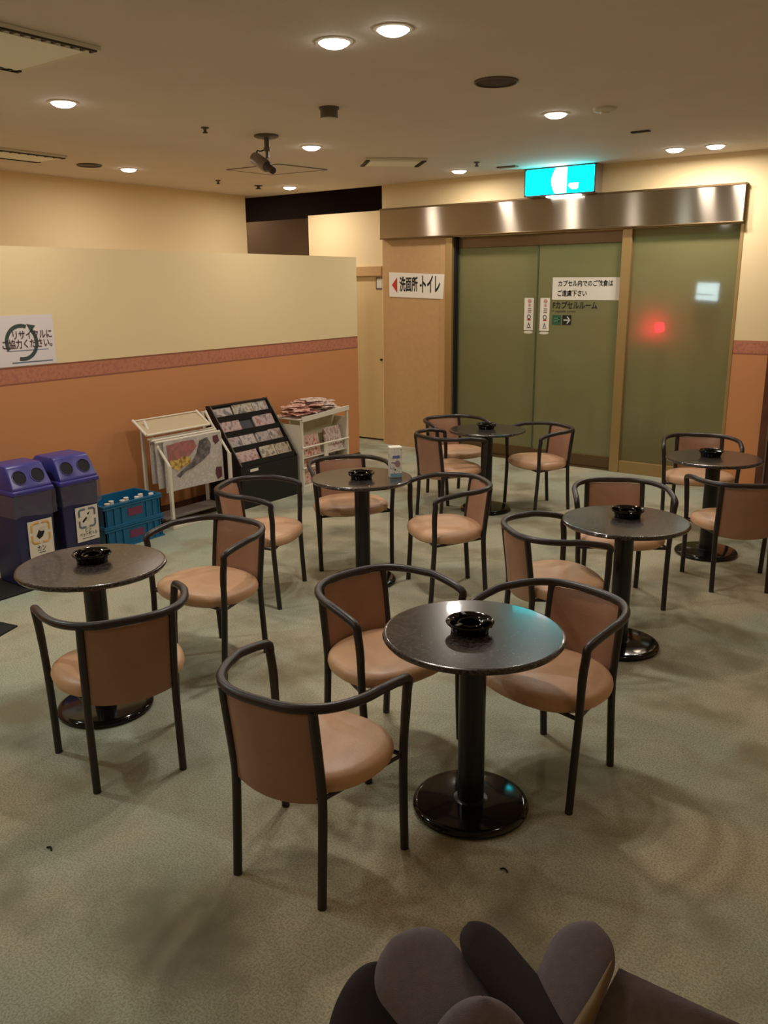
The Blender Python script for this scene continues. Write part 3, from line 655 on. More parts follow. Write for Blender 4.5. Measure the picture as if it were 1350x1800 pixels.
CH = [  # x, y, angle, label
    (-1.561, 1.721, 0.111, 'nearest tub armchair in front, its back turned to the camera'),
    (-2.518, 1.756, 1.131, 'tub armchair at the front left seen from behind, before the left table'),
    (-2.921, 2.586, 3.150, 'tub armchair right of the left table, facing the ashtray there'),
    (-3.365, 3.369, -1.149, 'tub armchair between the magazine rack and the carton table'),
    (-1.784, 2.422, -1.804, 'tub armchair at the left side of the nearest table, facing right'),
    (-1.185, 2.627, 2.922, 'tub armchair at the right side of the nearest table with reddish seat'),
    (-2.501, 4.035, 2.443, 'tub armchair at the right of the table with the carton'),
    (-2.917, 6.078, 2.575, 'tub armchair right of the farthest table, before the glass doors'),
    (-1.172, 5.102, 0.544, 'tub armchair at the right edge, back to the camera'),
    (-1.642, 4.459, 3.687, 'tub armchair behind the right middle table, facing the camera'),
    (-3.340, 4.157, 4.079, 'tub armchair behind the table with the carton, facing the camera'),
    (-3.385, 5.440, -0.376, 'tub armchair left of the farthest table, seen from behind'),
    (-3.701, 6.046, 4.230, 'tub armchair behind the farthest table, next to the beige panel'),
    (-1.618, 3.549, -0.737, 'tub armchair at the left of the right middle table, seen from behind'),
    (-1.716, 6.213, 3.483, 'tub armchair behind the far right table, against the glass pane'),
]
ch0 = make_chair()
for i, (x, y, a, lb) in enumerate(CH):
    c = ch0 if i == 0 else copy_tree(ch0)
    c.location = (x, y, 0); c.rotation_euler = (0, 0, a); c['label'] = lb; c['group'] = 'tub armchairs around the tables'
TB = [(-1.291, 2.245, 'nearest round table, cyan glare on its dark granite top'), (-2.940, 1.955, 'round dark granite table at the left, before the blue bins'),
      (-3.004, 3.865, 'round dark table that carries the tall carton'), (-3.227, 5.765, 'farthest round table, before the sliding glass doors'),
      (-1.377, 3.830, 'round dark table right of the middle, behind the nearest table'), (-1.455, 5.596, 'round dark table at the right edge of the picture')]
t0 = make_table()
for i, (x, y, lb) in enumerate(TB):
    t = t0 if i == 0 else copy_tree(t0)
    t.location = (x, y, 0); t['label'] = lb; t['group'] = 'round pedestal tables'
    if i == 0: t.rotation_euler = (-0.866 * 0.010, -0.5 * 0.010, 0)   # tilted slightly so its top catches the exit sign's reflection
def make_ash():
    o = thing('ashtray', 'x', 'ashtray')
    MB().lathe([(0, 0), (0.056, 0), (0.062, 0.004), (0.066, 0.022), (0.078, 0.030), (0.080, 0.034), (0.077, 0.038), (0.070, 0.036), (0.060, 0.026), (0.050, 0.012), (0, 0.010)], n=48).build('bowl', M['black_gloss'], o, True)
    MB().lathe([(0.032, 0.010), (0.034, 0.030), (0.038, 0.033), (0.042, 0.030), (0.044, 0.011)], n=40).build('inner_ring', M['black_gloss'], o, True)
    for k in range(3):
        a = 2 * math.pi * k / 3 + 0.4
        MB().box((0.044, -0.008, 0.018), (0.074, 0.008, 0.041), 0.003, mx=Matrix.Rotation(a, 4, 'Z')).build('cigarette_rest', M['black_gloss'], o)
    return o
AS = [(-1.306, 2.246, 'black ashtray on the nearest table'), (-2.974, 1.985, 'black ashtray on the left table before the bins'), (-2.990, 3.845, 'black ashtray beside the tall carton'),
      (-3.255, 5.80, 'black ashtray on the farthest table'), (-1.396, 3.90, 'black ashtray on the table right of the middle'), (-1.49, 5.64, 'black ashtray on the table at the right edge')]
a0 = make_ash()
for i, (x, y, lb) in enumerate(AS):
    a = a0 if i == 0 else copy_tree(a0)
    a.location = (x, y, HT); a.rotation_euler = (0, 0, 0.7 * i); a['label'] = lb; a['group'] = 'black ashtrays'
# carton
o = thing('drink_carton', 'tall pale printed carton standing on the middle left table', 'carton', (-2.845, 3.985, HT), R(48))
MB().box((-0.036, -0.03, 0), (0.036, 0.03, 0.172), 0.003).build('body', M['carton'], o)
m_ = MB(); m_.box((-0.037, -0.031, 0.172), (0.037, 0.031, 0.184), 0.003); m_.build('top_fold', M['paper'], o)
mx = face_back(0, -0.0303, 0)
m_ = MB(); m_.prism(rect(-0.020, 0.118, 0.022, 0.134), 0.0008, mx); m_.prism(rect(-0.030, 0.090, -0.005, 0.094), 0.0008, mx); m_.build('blue_print', M['carton_blue'], o)
m_ = MB(); m_.prism(rect(-0.036, 0.004, 0.036, 0.028), 0.0008, mx); m_.build('teal_band', M['carton_teal'], o)
m_ = MB(); m_.prism(disc(-0.006, 0.050, 0.005), 0.0008, mx); m_.build('round_mark', M['ink'], o)
m_ = MB(); m_.prism(disc(0.008, 0.085, 0.016, 0.020), 0.0008, mx); m_.build('round_print', mat('carton_brown_ink', (150, 120, 116), 0.5), o)

# ================================================================== BINS, MATS, CRATES
tag(MB().box((-4.88, 1.9, 0.0), (-4.53, 3.2, 0.012), 0.003).build('floor_mat', M['mat_']), 'black mat under the two blue bins', 'mat')
m_ = MB(); m_.prism([(-4.26, 2.20), (-4.09, 2.235), (-4.03, 2.08), (-4.3, 1.70), (-4.6, 1.8)], 0.008, Matrix.Identity(4)); tag(m_.build('floor_mat', M['mat_']), 'dark mat corner on the floor at the left edge, near the left table', 'mat')  # thin dark piece lying on the floor
def make_bin(x, y, label, wd):
    o = thing('recycling_bin', label, 'bin', (x, y, 0.012))
    k = wd / 2
    def frus(z0, z1, a, b):      # a,b = (xmin,xmax,half y) at z0,z1
        m = MB()
        m.b.verts.ensure_lookup_table()
        v = [m.b.verts.new(p) for p in [(a[0], -a[2], z0), (a[1], -a[2], z0), (a[1], a[2], z0), (a[0], a[2], z0), (b[0], -b[2], z1), (b[1], -b[2], z1), (b[1], b[2], z1), (b[0], b[2], z1)]]
        for f in ((0, 3, 2, 1), (4, 5, 6, 7), (0, 1, 5, 4), (1, 2, 6, 5), (2, 3, 7, 6), (3, 0, 4, 7)): m.b.faces.new([v[i] for i in f])
        bmesh.ops.bevel(m.b, geom=list(m.b.edges), offset=0.012, segments=3, affect='EDGES', profile=0.5)
        return m
    frus(0.0, 0.575, (-0.14, 0.125, k - 0.022), (-0.16, 0.142, k - 0.008)).build('body', M['navy'], o, True)
    frus(0.565, 0.60, (-0.172, 0.160, k), (-0.172, 0.158, k)).build('lid_rim', M['blueplastic'], o, True)
    m = MB(); P = [(-0.165, 0.597), (0.150, 0.597), (0.148, 0.61), (0.085, 0.725), (0.065, 0.738), (-0.11, 0.738), (-0.15, 0.70)]
    A = [m.b.verts.new((p, -k + 0.008 + (0.012 if q > 0.7 else 0), q)) for p, q in P]; B = [m.b.verts.new((p, k - 0.008 - (0.012 if q > 0.7 else 0), q)) for p, q in P]
    m.b.faces.new(A); m.b.faces.new(B[::-1])
    for i in range(len(P)): m.b.faces.new((A[i], B[i], B[(i + 1) % len(P)], A[(i + 1) % len(P)]))
    bmesh.ops.bevel(m.b, geom=list(m.b.edges), offset=0.008, segments=2, affect='EDGES', profile=0.5)
    lid = m.build('lid', M['blueplastic'], o, True)
    nrm = Vector((0.115, 0, 0.063)).normalized(); c = Vector((0.1165, 0, 0.667))
    mxh = Matrix(((0, -0.481, nrm.x, 0), (1, 0, 0, 0), (0, 0.877, nrm.z, 0), (0, 0, 0, 1)))
    for sy in (-1, 1):
        mh = Matrix.Translation(c + Vector((0, sy * wd * 0.215, 0))) @ mxh
        MB().lathe([(0.046, 0.0005), (0.046, 0.0045), (0.042, 0.005), (0.041, 0.001)], n=32, mx=mh).build('hole_rim', M['blueplastic'], lid, True)
        m = MB(); m.prism(disc(0, 0, 0.0415), 0.0018, mh); m.build('drop_hole', M['hole'], lid)
    # clear liner pulled over the edge
    Pf = []; rnd = random.Random(int(y * 100))
    for i in range(9):
        z = 0.572 - 0.135 * i / 8; row = []
        for p, q in [(-0.165, -k - 0.003), (0.0, -k - 0.005)] + [(0.158, -k + wd * j / 10) for j in range(0, 11)] + [(0.0, k + 0.005), (-0.165, k + 0.003)]:
            row.append((p + rnd.uniform(-0.003, 0.003) + (0.003 if p > 0.1 else 0), q + rnd.uniform(-0.003, 0.003), z + rnd.uniform(-0.004, 0.004) - (0.01 * math.sin(q * 20) if i == 8 else 0)))
        Pf.append(row)
    MB().grid(Pf).build('bag_liner', M['film'], o, True)
    return o
def bin_label(o, dy, z0, kind):
    mx = face_left(0.146, dy, z0)
    mx = Matrix.Translation((0.0, dy, z0)) @ Matrix.Translation((0.137, 0, 0)) @ Matrix.Rotation(R(1.7), 4, 'Y') @ face_left(0, 0, 0)
    l = MB().prism(rect(-0.080, 0, 0.080, 0.225), 0.002, mx).build('paper_label', M['paper'], o)
    t = sh(mx, 0, 0, 0.0022)
    if kind == 'can':
        m = MB()
        for q in range(4):
            a = q * 90 + 8
            m.tube([t @ Vector(((0.058) * max(-1, min(1, 1.25 * math.cos(R(a + i * 7.4)))), 0.148 + 0.062 * max(-1, min(1, 1.25 * math.sin(R(a + i * 7.4)))), 0)) for i in range(11)], 0.0065, 5)
        m.build('ring_of_arrows', M['orange_ink'], l)
        MB().prism([(-0.030, 0.128), (-0.012, 0.108), (0.012, 0.122), (0.026, 0.150), (-0.004, 0.178), (-0.018, 0.150)], 0.001, t).build('can_body', M['ink'], l)
        MB().prism(disc(0.013, 0.168, 0.022, 0.014), 0.0014, t).build('can_lid', M['greywhite'], l)
        text('カン', 0.040, sh(t, -0.030, 0.034), M['ink'], l, bold=0.012, width=0.055)
        MB().prism(rect(-0.022, 0.022, 0.022, 0.026), 0.001, t).build('fine_print', M['ink'], l)
    else:
        m = MB()
        for q in range(4):
            a = q * 90 + 10
            m.tube([t @ Vector(((0.056) * max(-1, min(1, 1.3 * math.cos(R(a + i * 7))), ), 0.150 + 0.058 * max(-1, min(1, 1.3 * math.sin(R(a + i * 7)))), 0)) for i in range(11)], 0.0065, 5)
        m.build('ring_of_arrows', M['grey_ink'], l)
        MB().prism([(-0.036, 0.132), (-0.028, 0.122), (0.0, 0.146), (-0.006, 0.158)], 0.001, t).build('bottle_print', M['ink'], l)
        MB().prism([(0.000, 0.176), (0.022, 0.188), (0.010, 0.166)], 0.001, t).build('bottle_print', M['ink'], l)
        MB().prism([(-0.008, 0.130), (0.010, 0.122), (0.034, 0.150), (0.018, 0.164)], 0.001, t).build('bottle_print', M['greywhite'], l)
        text('ビン', 0.030, sh(t, -0.020, 0.060), M['ink'], l, bold=0.010, width=0.042)
        text('ペットボトル', 0.030, sh(t, -0.062, 0.032), M['ink'], l, bold=0.010, width=0.128)
        MB().prism(rect(-0.045, 0.018, 0.045, 0.021), 0.001, t).build('fine_print', M['ink'], l)
b1 = make_bin(-4.70, 2.69, 'blue recycling bin at the left edge with the can label', 0.272)
bin_label(b1, 0.02, 0.175, 'can')
b2 = make_bin(-4.70, 3.005, 'blue recycling bin beside the crates with the bottle label', 0.28)
bin_label(b2, 0.03, 0.19, 'bottle')
def make_crate(z, label):
    o = thing('plastic_crate', label, 'crate', (-4.955, 3.575, z), 0, 'stacked blue crates')
    a, b, h = 0.145, 0.240, 0.158; t = 0.008
    m = MB()
    m.box((-a + 0.01, -b + 0.01, 0), (a - 0.01, b - 0.01, 0.008))
    for lo, hi in (((-a, -b, 0), (-a + t, b, h)), ((a - t, -b, 0), (a, b, h)), ((-a, -b, 0), (a, -b + t, h)), ((-a, b - t, 0), (a, b, h))): m.box(lo, hi)
    m.build('basket', M['crate'], o)
    m = MB()
    for zz in (0.0, h - 0.028, h - 0.012): 
        for lo, hi in (((-a - 0.01, -b - 0.01, zz), (-a, b + 0.01, zz + 0.012)), ((a, -b - 0.01, zz), (a + 0.01, b + 0.01, zz + 0.012)), ((-a, -b - 0.01, zz), (a, -b, zz + 0.012)), ((-a, b, zz), (a, b + 0.01, zz + 0.012))): m.box(lo, hi)
    m.build('rim_band', M['crate'], o)
    m = MB()
    for y in (-0.22, -0.16, -0.10, 0.11, 0.17, 0.22): m.box((a, y - 0.004, 0.01), (a + 0.009, y + 0.004, h - 0.028))
    m.build('rib', M['crate'], o)
    mx = face_left(a + 0.001, 0, 0)
    m = MB(); m.prism(rect(-0.045, 0.05, 0.075, 0.105), 0.002, mx); m.build('red_print', M['cratered'], o)
    return o
make_crate(0.0, 'lower blue plastic crate of the stack beside the bins')
make_crate(0.159, 'upper blue plastic crate of the stack beside the bins')
bt0 = None
for k in range(7):
    x = -4.835 if k % 2 == 0 else -4.875; y = 3.385 + 0.062 * k
    o = thing('capped_bottle', 'white capped bottle standing in the upper blue crate', 'bottle', (x, y, 0.168), 0, 'bottles in the upper crate')
    MB().lathe([(0, 0), (0.022, 0), (0.024, 0.01), (0.024, 0.09), (0.012, 0.118), (0.012, 0.132)], n=16).build('body', mat('bottle_grey', (150, 160, 160), 0.3), o, True)
    MB().lathe([(0.017, 0.130), (0.018, 0.158), (0, 0.160)], n=16).build('cap', M['paper'], o, True)

# ================================================================== NEWSPAPER RACK
NX, NY = -4.86, 3.96
o = thing('newspaper_rack', 'white metal newspaper rack with a hung paper, left of the black rack', 'rack', (NX, NY, 0))
W_ = 0.60
for yy in (0.0, W_): 
    MB().box((-0.012, yy - 0.012, 0), (0.012, yy + 0.012, 0.485), 0.002).build('post', M['white'], o)
    MB().tube([(0, yy, 0.482), (-0.17, yy - 0.01, 0.70), (-0.235, yy - 0.01, 0.80)], 0.010, 8).build('side_bar', M['white'], o)
    MB().box((-0.29, yy - 0.010, 0.0), (0.0, yy + 0.010, 0.018), 0.002).build('foot', M['white'], o)
    MB().box((-0.29, yy - 0.012, 0.0), (-0.27, yy + 0.012, 0.79), 0.002).build('post', M['white'], o)
MB().box((-0.010, 0, 0.0), (0.014, W_, 0.024), 0.003).build('front_bar', M['white'], o)
MB().box((-0.27, 0.0, 0.055), (-0.08, W_, 0.068)).build('lower_shelf', mat('shelf_grey', (116, 108, 100), 0.6), o)
m_ = MB(); m_.grid([[(-0.135, -0.07, 0.712), (-0.135, 0.53, 0.712)], [(-0.275, -0.07, 0.792), (-0.275, 0.53, 0.792)]], [[(-0.135, -0.07, 0.704), (-0.135, 0.53, 0.704)], [(-0.275, -0.07, 0.784), (-0.275, 0.53, 0.784)]]); m_.build('tray', mat('tray_beige', (188, 172, 140), 0.6), o)
m_ = MB(); m_.tube([(-0.133, -0.075, 0.708), (-0.133, 0.535, 0.708)], 0.009, 8); m_.tube([(-0.275, -0.075, 0.80), (-0.275, 0.535, 0.80)], 0.006, 8)
for yy in (-0.075, 0.535): m_.tube([(-0.133, yy, 0.708), (-0.28, yy, 0.806)], 0.010, 8)
m_.build('tray_frame', M['white'], o, True)
for k, (xx, zz) in enumerate(((-0.075, 0.655), (-0.115, 0.665), (-0.155, 0.672))):
    MB().tube([(xx, -0.05, zz), (xx, 0.58, zz)], 0.008, 8).build('hanging_bar', M['white'], o, True)
def newspaper(x, z, y0, y1, drop, label, art):
    o = thing('newspaper', label, 'newspaper', (NX + x, NY, 0), 0, 'newspapers on the hanging rack')
    P, Q = [], []
    for i in range(9):
        v = i / 8; rp, rq = [], []
        for j in range(13):
            u = j / 12; yy = y0 + (y1 - y0) * u
            xx = 0.011 + 0.010 * math.sin(u * 5 + x * 40) * v
            zz = z - drop * v
            rp.append((xx, yy, zz)); rq.append((xx - 0.005, yy, zz))
        P.append(rp); Q.append(rq)
    MB().grid(P, Q).build('sheet', M['news'], o, True)
    if art:
        def patch(name, poly, mtl, off):
            m = MB()
            def to(u, v):
                return Vector((0.013 + 0.010 * math.sin(u * 5 + x * 40) * v + off, y0 + (y1 - y0) * u, z - drop * v))
            c = (sum(p[0] for p in poly) / len(poly), sum(p[1] for p in poly) / len(poly))
            vs = [m.b.verts.new(to(*p)) for p in poly]; cv = m.b.verts.new(to(*c))
            for i in range(len(vs)): m.b.faces.new((vs[i], vs[(i + 1) % len(vs)], cv))
            m.build(name, mtl, o)
        patch('red_photo', [(0.04, 0.08), (0.3, 0.05), (0.5, 0.06), (0.55, 0.2), (0.42, 0.36), (0.3, 0.34), (0.2, 0.42), (0.06, 0.38)], M['news_red'], 0.0006)
        patch('yellow_photo', [(0.06, 0.36), (0.2, 0.40), (0.32, 0.34), (0.44, 0.40), (0.42, 0.52), (0.3, 0.56), (0.22, 0.62), (0.12, 0.54)], M['news_yel'], 0.0010)
        patch('black_photo', [(0.60, 0.10), (0.74, 0.06), (0.80, 0.22), (0.76, 0.40), (0.62, 0.52), (0.46, 0.62), (0.34, 0.66), (0.24, 0.76), (0.18, 0.70), (0.34, 0.58), (0.46, 0.48), (0.54, 0.34)], M['news_blk'], 0.0014)
        patch('maroon_photo', [(0.84, 0.06), (0.93, 0.05), (0.95, 0.18), (0.88, 0.24), (0.84, 0.16)], M['news_mar'], 0.0006)
        patch('maroon_photo', [(0.86, 0.70), (0.96, 0.72), (0.96, 0.92), (0.88, 0.96), (0.84, 0.84)], M['news_mar'], 0.0006)
    return o
newspaper(-0.075, 0.652, 0.015, 0.585, 0.385, 'front newspaper hung on the white rack, with red, yellow and black photos', True)
newspaper(-0.115, 0.662, -0.03, 0.56, 0.36, 'second newspaper on the white rack, behind the front page', False)
newspaper(-0.155, 0.668, -0.045, 0.55, 0.33, 'rear newspaper on the white rack, nearest the wall', False)

# ================================================================== BLACK MAGAZINE RACK
GX, GY0, GY1 = -4.835, 4.655, 5.326; GW = GY1 - GY0
o = thing('magazine_rack', 'black sloping magazine rack with four tiers against the orange wall', 'rack', (GX, GY0, 0))
side = [(0, 0), (0, 0.355), (-0.33, 0.815), (-0.37, 0.815), (-0.37, 0)]
for yy in (0.0, GW - 0.014):
    m_ = MB(); m_.prism(side, 0.014, Matrix(((1, 0, 0, 0), (0, 0, 1, yy), (0, 1, 0, 0), (0, 0, 0, 1)))); m_.build('side_panel', M['black'], o)
    m_ = MB(); m_.tube([(0.003, yy + 0.007, 0.355), (-0.33, yy + 0.007, 0.822)], 0.005, 8); m_.build('edge_trim', M['grey'], o, True)
MB().box((-0.012, 0.014, 0.0), (0.0, GW - 0.014, 0.335)).build('front_panel', M['black'], o)
MB().box((-0.37, 0.014, 0.0), (-0.36, GW - 0.014, 0.81)).build('back_panel', M['black'], o)
MB().box((-0.37, 0.014, 0.80), (-0.325, GW - 0.014, 0.812)).build('top_edge', M['black'], o)
tiers = []
for k in range(4):
    v = (k + 0.10) / 4.0; x = -0.33 * v; z = 0.355 + 0.46 * v
    # each tier: a shelf and a low front lip; covers lean on the slope behind
    MB().box((x - 0.10, 0.014, z - 0.035), (x - 0.004, GW - 0.014, z - 0.025)).build('shelf', M['black'], o)
    MB().box((x - 0.010, 0.014, z - 0.035), (x - 0.002, GW - 0.014, z + 0.018)).build('front_lip', M['black'], o)
    tiers.append((x, z))
m_ = MB(); m_.grid([[(-0.06, 0.014, 0.33), (-0.06, GW - 0.014, 0.33)], [(-0.345, 0.014, 0.80), (-0.345, GW - 0.014, 0.80)]]); m_.build('sloping_back', M['black'], o)
m_ = MB(); m_.box((0.0, 0.10, 0.296), (0.004, 0.19, 0.318)); m_.build('white_tag', M['paper'], o)
MAG = [  # tier from below, y0, y1 as shares of the width, height, cover
    (0, 0.03, 0.40, 0.105, 'mag_red', 'reddish magazine on the lowest tier, at the left'), (0, 0.44, 0.71, 0.105, 'mag_yel', 'ochre magazine on the lowest tier, in the middle'), (0, 0.71, 0.98, 0.105, 'mag_yel', 'ochre magazine on the lowest tier, at the right'),
    (1, 0.03, 0.24, 0.09, 'mag_dark', 'dark magazine on the second tier from below, far left'), (1, 0.24, 0.49, 0.10, 'mag_pale', 'pale magazine on the second tier from below, left of the middle'), (1, 0.50, 0.74, 0.10, 'mag_dark', 'dark magazine on the second tier from below, right of the middle'), (1, 0.74, 0.97, 0.105, 'mag_pale', 'pale magazine on the second tier from below, far right'),
    (2, 0.04, 0.37, 0.095, 'mag_red', 'red magazine on the third tier, alone at the left'), (2, 0.60, 0.96, 0.10, 'mag_red', 'red magazine on the third tier, alone at the right'),
    (3, 0.03, 0.34, 0.075, 'mag_pale', 'pale magazine on the top tier, at the left'), (3, 0.35, 0.70, 0.095, 'mag_yel', 'ochre magazine on the top tier, in the middle'), (3, 0.70, 0.97, 0.09, 'mag_pale', 'pale magazine on the top tier, at the right'),
]
for k, a, b, h, cm_, lb in MAG:
    x, z = tiers[k]
    g = thing('magazine', lb, 'magazine', (GX + x - 0.020, GY0 + GW * (a + b) / 2, z - 0.0245), 0, 'magazines in the black rack')
    wd = GW * (b - a) / 2 - 0.004
    mxm = Matrix.Rotation(R(-30 + random.uniform(-2, 2)), 4, 'Y') @ Matrix.Rotation(R(random.uniform(-2.0, 2.0)), 4, 'X')
    MB().box((-0.004, -wd, 0.002), (0.002, wd, h + 0.035), mx=mxm).build('cover', M[cm_], g)
    MB().box((-0.012, -wd + 0.002, 0.002), (-0.004, wd - 0.002, h + 0.032), mx=mxm).build('pages', M['paper'], g)

# ================================================================== WHITE LEAFLET RACK
RX, RY0, RY1 = -4.797, 5.352, 5.99; RW = RY1 - RY0; RH = 0.645; RD = 0.36
o = thing('leaflet_rack', 'white framed rack with leaflets heaped on top, at the partition end', 'rack', (RX, RY0, 0))
for yy in (0.0, RW - 0.02):
    MB().box((-0.02, yy, 0), (0.0, yy + 0.02, RH + 0.05 * yy), 0.002).build('post', M['white'], o)
    MB().box((-RD, yy, 0), (-RD + 0.02, yy + 0.02, RH + 0.05 * yy), 0.002).build('post', M['white'], o)
    MB().box((-RD + 0.02, yy + 0.004, 0.02), (-0.02, yy + 0.012, RH - 0.05)).build('side_panel', M['white'], o)
m_ = MB(); SH = Matrix(((1, 0, 0, 0), (0, 1, 0, 0), (0, 0.05, 1, 0), (0, 0, 0, 1))); m_.box((-RD, 0, RH - 0.008), (0.008, RW, RH), mx=SH); m_.box((0.0, 0, RH - 0.02), (0.012, RW, RH + 0.02), mx=SH); m_.build('top_tray', M['white'], o)
MB().box((-0.16, 0.02, 0.02), (-0.15, RW - 0.02, RH - 0.02)).build('back_panel', mat('pale_panel', (196, 190, 156), 0.6), o)
for zz in (0.40, 0.22): MB().tube([(0.0, 0.0, zz), (0.0, RW, zz)], 0.008, 8).build('retaining_bar', M['white'], o, True)
MB().box((-0.01, RW * 0.46, 0.06), (0.0, RW * 0.46 + 0.05, 0.40)).build('divider', M['white'], o)
for zz in (0.30, 0.06): MB().box((-0.15, 0.02, zz), (-0.01, RW - 0.02, zz + 0.008)).build('shelf', M['white'], o)
MB().box((-0.03, 0.02, 0.0), (0.0, RW - 0.02, 0.06)).build('plinth', M['white'], o)
IN = [(0.02, 0.46, 0.308, 0.185, 'leaf_red', 'red leaflet in the upper pocket of the white rack, at the left'), (0.56, 0.95, 0.308, 0.215, 'leaf_pale', 'pale leaflet in the upper pocket of the white rack, at the right'),
      (0.03, 0.44, 0.068, 0.21, 'leaf_red', 'red leaflet in the lower pocket of the white rack, at the left'), (0.57, 0.95, 0.068, 0.22, 'mag_dark', 'brownish leaflet in the lower pocket of the white rack, at the right')]
for a, b, z, h, cm_, lb in IN:
    mxm = Matrix.Translation((RX - 0.035, RY0 + RW * (a + b) / 2, z)) @ Matrix.Rotation(R(-12), 4, 'Y')
    wd = RW * (b - a) / 2 - 0.01
    g = MB().box((-0.012, -wd, 0.003), (0.006, wd, h), 0.002).build('leaflet', M[cm_]); g.matrix_world = mxm
    tag(g, lb, 'leaflet', 'leaflets in the pockets of the white rack')
rn = random.Random(4)
lays = []
for k in range(36):
    hw, hd, a = rn.uniform(0.06, 0.08), rn.uniform(0.05, 0.068), rn.uniform(-0.9, 0.9); rad = 0.70 * math.hypot(hw, hd); best = None
    for tr in range(7):      # each lands on whatever is already there, mostly where the heap is low
        ly = min(RW - 0.11, max(0.08, rn.gauss(0.35, 0.19))); lx = min(-0.08, max(-RD + 0.08, rn.gauss(-0.18, 0.08)))
        z = RH + 0.05 * (ly + 0.05) + 0.003
        for (qx, qy, qr, qz) in lays:
            if math.hypot(qx - lx, qy - ly) < rad + qr: z = max(z, qz + 0.0135)
        sc = z + 0.22 * abs(ly - 0.36) ** 1.3
        if best is None or sc < best[0]: best = (sc, lx, ly, z)
    _, lx, ly, z = best
    lays.append((lx, ly, rad, z))
    P, Q = [], []; cv = rn.uniform(0.005, 0.0065)
    for i in range(5):
        p_, q_ = [], []
        for j in range(5):
            u, v = -1 + i / 2, -1 + j / 2; zz = cv * (1 - u * u) + 0.004
            p_.append((u * hd, v * hw, zz)); q_.append((u * hd, v * hw, zz - 0.004))
        P.append(p_); Q.append(q_)
    g = MB().grid(P, Q).build('leaflet', M['leaf_red' if (ly < 0.32 or rn.random() < 0.15) else 'leaf_pale'], None, True)
    g.location = (RX + lx, RY0 + ly, z); g.rotation_euler = (0.05, rn.uniform(-0.04, 0.04), a)
    tag(g, 'folded leaflet lying in the heap on top of the white rack', 'leaflet', 'leaflets heaped on the white rack')

# ================================================================== BAG IN THE FOREGROUND
bag = thing('padded_bag', 'dark charcoal padded bag with open rounded flaps at the bottom edge', 'bag', (-0.50, 1.02, 0))
OFF = Vector((-0.50, 1.02, 0))
def flap(name, tip, base, width, m, thick=0.02, roll=0.0, tipround=0.5, bend=0.0, parent=bag, taper=1.0):
    """a padded tongue: from base point to tip point, facing the camera and rolled about its axis"""
    tip, base = Vector(tip), Vector(base); ax = tip - base; L = ax.length; a = ax.normalized()
    toC = (CAM - (tip + base) / 2).normalized(); nrm = (toC - a * toC.dot(a)).normalized()
    nrm = Matrix.Rotation(roll, 3, a) @ nrm; sd = a.cross(nrm)
    F, B = [], []; ns, nc = 28, 17
    for i in range(ns + 1):
        v = i / ns; s = L * (1 - (1 - v) ** 1.6)
        e = width * tipround
        k = 1.0 if s < L - e else math.sqrt(max(0.0, 1 - ((s - (L - e)) / e) ** 2))
        wv = width * 0.5 * (taper + (1 - taper) * v) * max(k, 0.02)
        rf, rb = [], []
        for j in range(nc):
            u = -1 + 2 * j / (nc - 1)
            th = thick * 0.5 * (max(0.0, 1 - abs(u) ** 4) ** 0.5 * 0.85 + 0.15) * min(1, 0.25 + k)
            c = base + a * s + sd * (u * wv) + nrm * (bend * (v - 0.4) ** 2 - 0.06 * width * u * u) - OFF
            rf.append(c + nrm * th); rb.append(c - nrm * th)
        F.append(rf); B.append(rb)
    return MB().grid(F, B).build(name, m, parent, True)
fa = flap('flap', px(688, 1650, z=0.46), px(900, 1900, z=0.33), 0.185, M['fabric'], 0.024, roll=R(14), tipround=0.42)
MB().tube(spline([p - OFF for p in (px(652, 1690, z=0.468), px(668, 1668, z=0.474), px(700, 1664, z=0.474), px(735, 1672, z=0.472))], 6), 0.0035, 8).build('seam', M['fabric2'], bag, True) if False else None
fb = flap('flap', px(822, 1622, z=0.47), px(1010, 1850, z=0.34), 0.135, M['fabric2'], 0.026, roll=R(48), tipround=0.6)
fc = flap('flap', px(1046, 1622, z=0.46), px(950, 1850, z=0.33), 0.135, M['fabric'], 0.024, roll=R(-12), tipround=0.6)
m_ = MB(); e0, e1 = px(1076, 1690, z=0.440), px(1006, 1830, z=0.36)
m_.tube([e0 - OFF, (e0 + e1) / 2 - OFF + Vector((0.004, 0.0, 0.0)), e1 - OFF], [0.002, 0.010, 0.015], 10); m_.build('tan_edging', M['tan_edge'], bag, True)
# seam on the left flap
def line(pts, r, m, name, par): MB().tube(spline([p - OFF for p in pts], 6), r, 6).build(name, m, par, True)
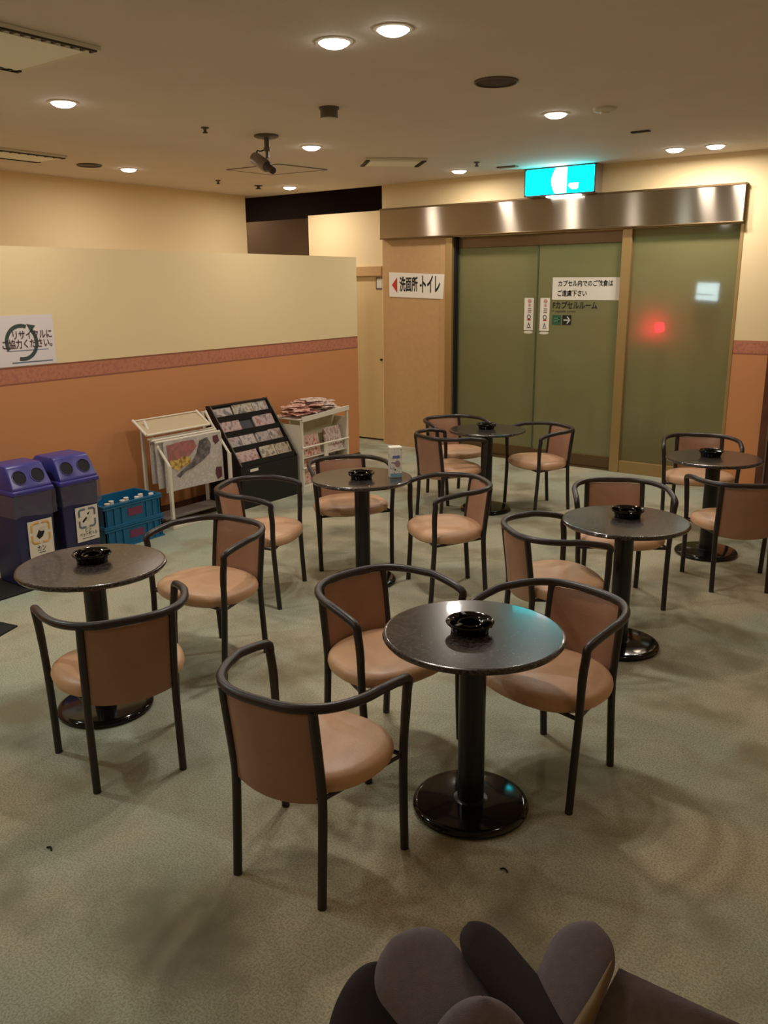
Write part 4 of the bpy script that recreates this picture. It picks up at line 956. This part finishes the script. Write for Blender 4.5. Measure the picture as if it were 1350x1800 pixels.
# rear left bulge, right panel, front bulge of the bag body
def slab(name, P, m, th):
    """a soft panel through four corner points (near-left, near-right, far-right, far-left)"""
    F, B = [], []
    a, b, c, d = [Vector(p) - OFF for p in P]; n = (b - a).cross(d - a).normalized()
    for i in range(13):
        v = i / 12; rf, rb = [], []
        for j in range(13):
            u = j / 12; p = (a * (1 - u) + b * u) * (1 - v) + (d * (1 - u) + c * u) * v
            k = th * (max(0, 1 - abs(2 * u - 1) ** 5) * max(0, 1 - abs(2 * v - 1) ** 5)) + 0.006
            rf.append(p + n * k); rb.append(p - n * k * 0.5)
        F.append(rf); B.append(rb)
    return MB().grid(F, B).build(name, m, bag, True)
slab('side_panel', [px(1010, 1850, z=0.30), px(1330, 1850, z=0.30), px(1300, 1800, z=0.34), px(1088, 1702, z=0.40)], M['fabric'], 0.012)
flap('flap', px(664, 1690, z=0.40), px(636, 1900, z=0.26), 0.17, M['fabric2'], 0.03, roll=R(-10), tipround=0.9)
flap('front_pocket', px(850, 1752, z=0.44), px(850, 1980, z=0.28), 0.25, M['fabric'], 0.03, roll=R(8), tipround=0.75)
m_ = MB(); prof = []
for i in range(13):
    v = i / 12; z = 0.0 + 0.34 * v; k = 1 - 0.10 * v * v - 0.12 * (1 - v) ** 6
    prof.append([((0.30 * k) * math.copysign(abs(math.cos(2 * math.pi * j / 40)) ** 0.6, math.cos(2 * math.pi * j / 40)), (0.15 * k) * math.copysign(abs(math.sin(2 * math.pi * j / 40)) ** 0.6, math.sin(2 * math.pi * j / 40)), z) for j in range(40)])
rot = Matrix.Rotation(R(36), 3, 'Z'); bmv = [[m_.b.verts.new(rot @ Vector(p)) for p in row] for row in prof]
for i in range(12):
    for j in range(40): m_.b.faces.new((bmv[i][j], bmv[i][(j + 1) % 40], bmv[i + 1][(j + 1) % 40], bmv[i + 1][j]))
m_.b.faces.new(bmv[0][::-1]); m_.b.faces.new(bmv[-1]); m_.build('body', M['fabric'], bag, True)
# small litter on the carpet
for x, y, lb in ((86, 1492, 'tiny dark scrap on the carpet at the lower left'), (885, 1530, 'tiny dark scrap on the carpet right of the nearest table base')):
    p = px(x, y, z=0.003)
    g = MB().tube(spline([(-0.012, 0, 0.003), (0, 0.006, 0.006), (0.014, 0.0, 0.003)], 4), 0.003, 6).build('litter_scrap', M['ink'], None, True); g.location = (p.x, p.y, 0); tag(g, lb, 'scrap')
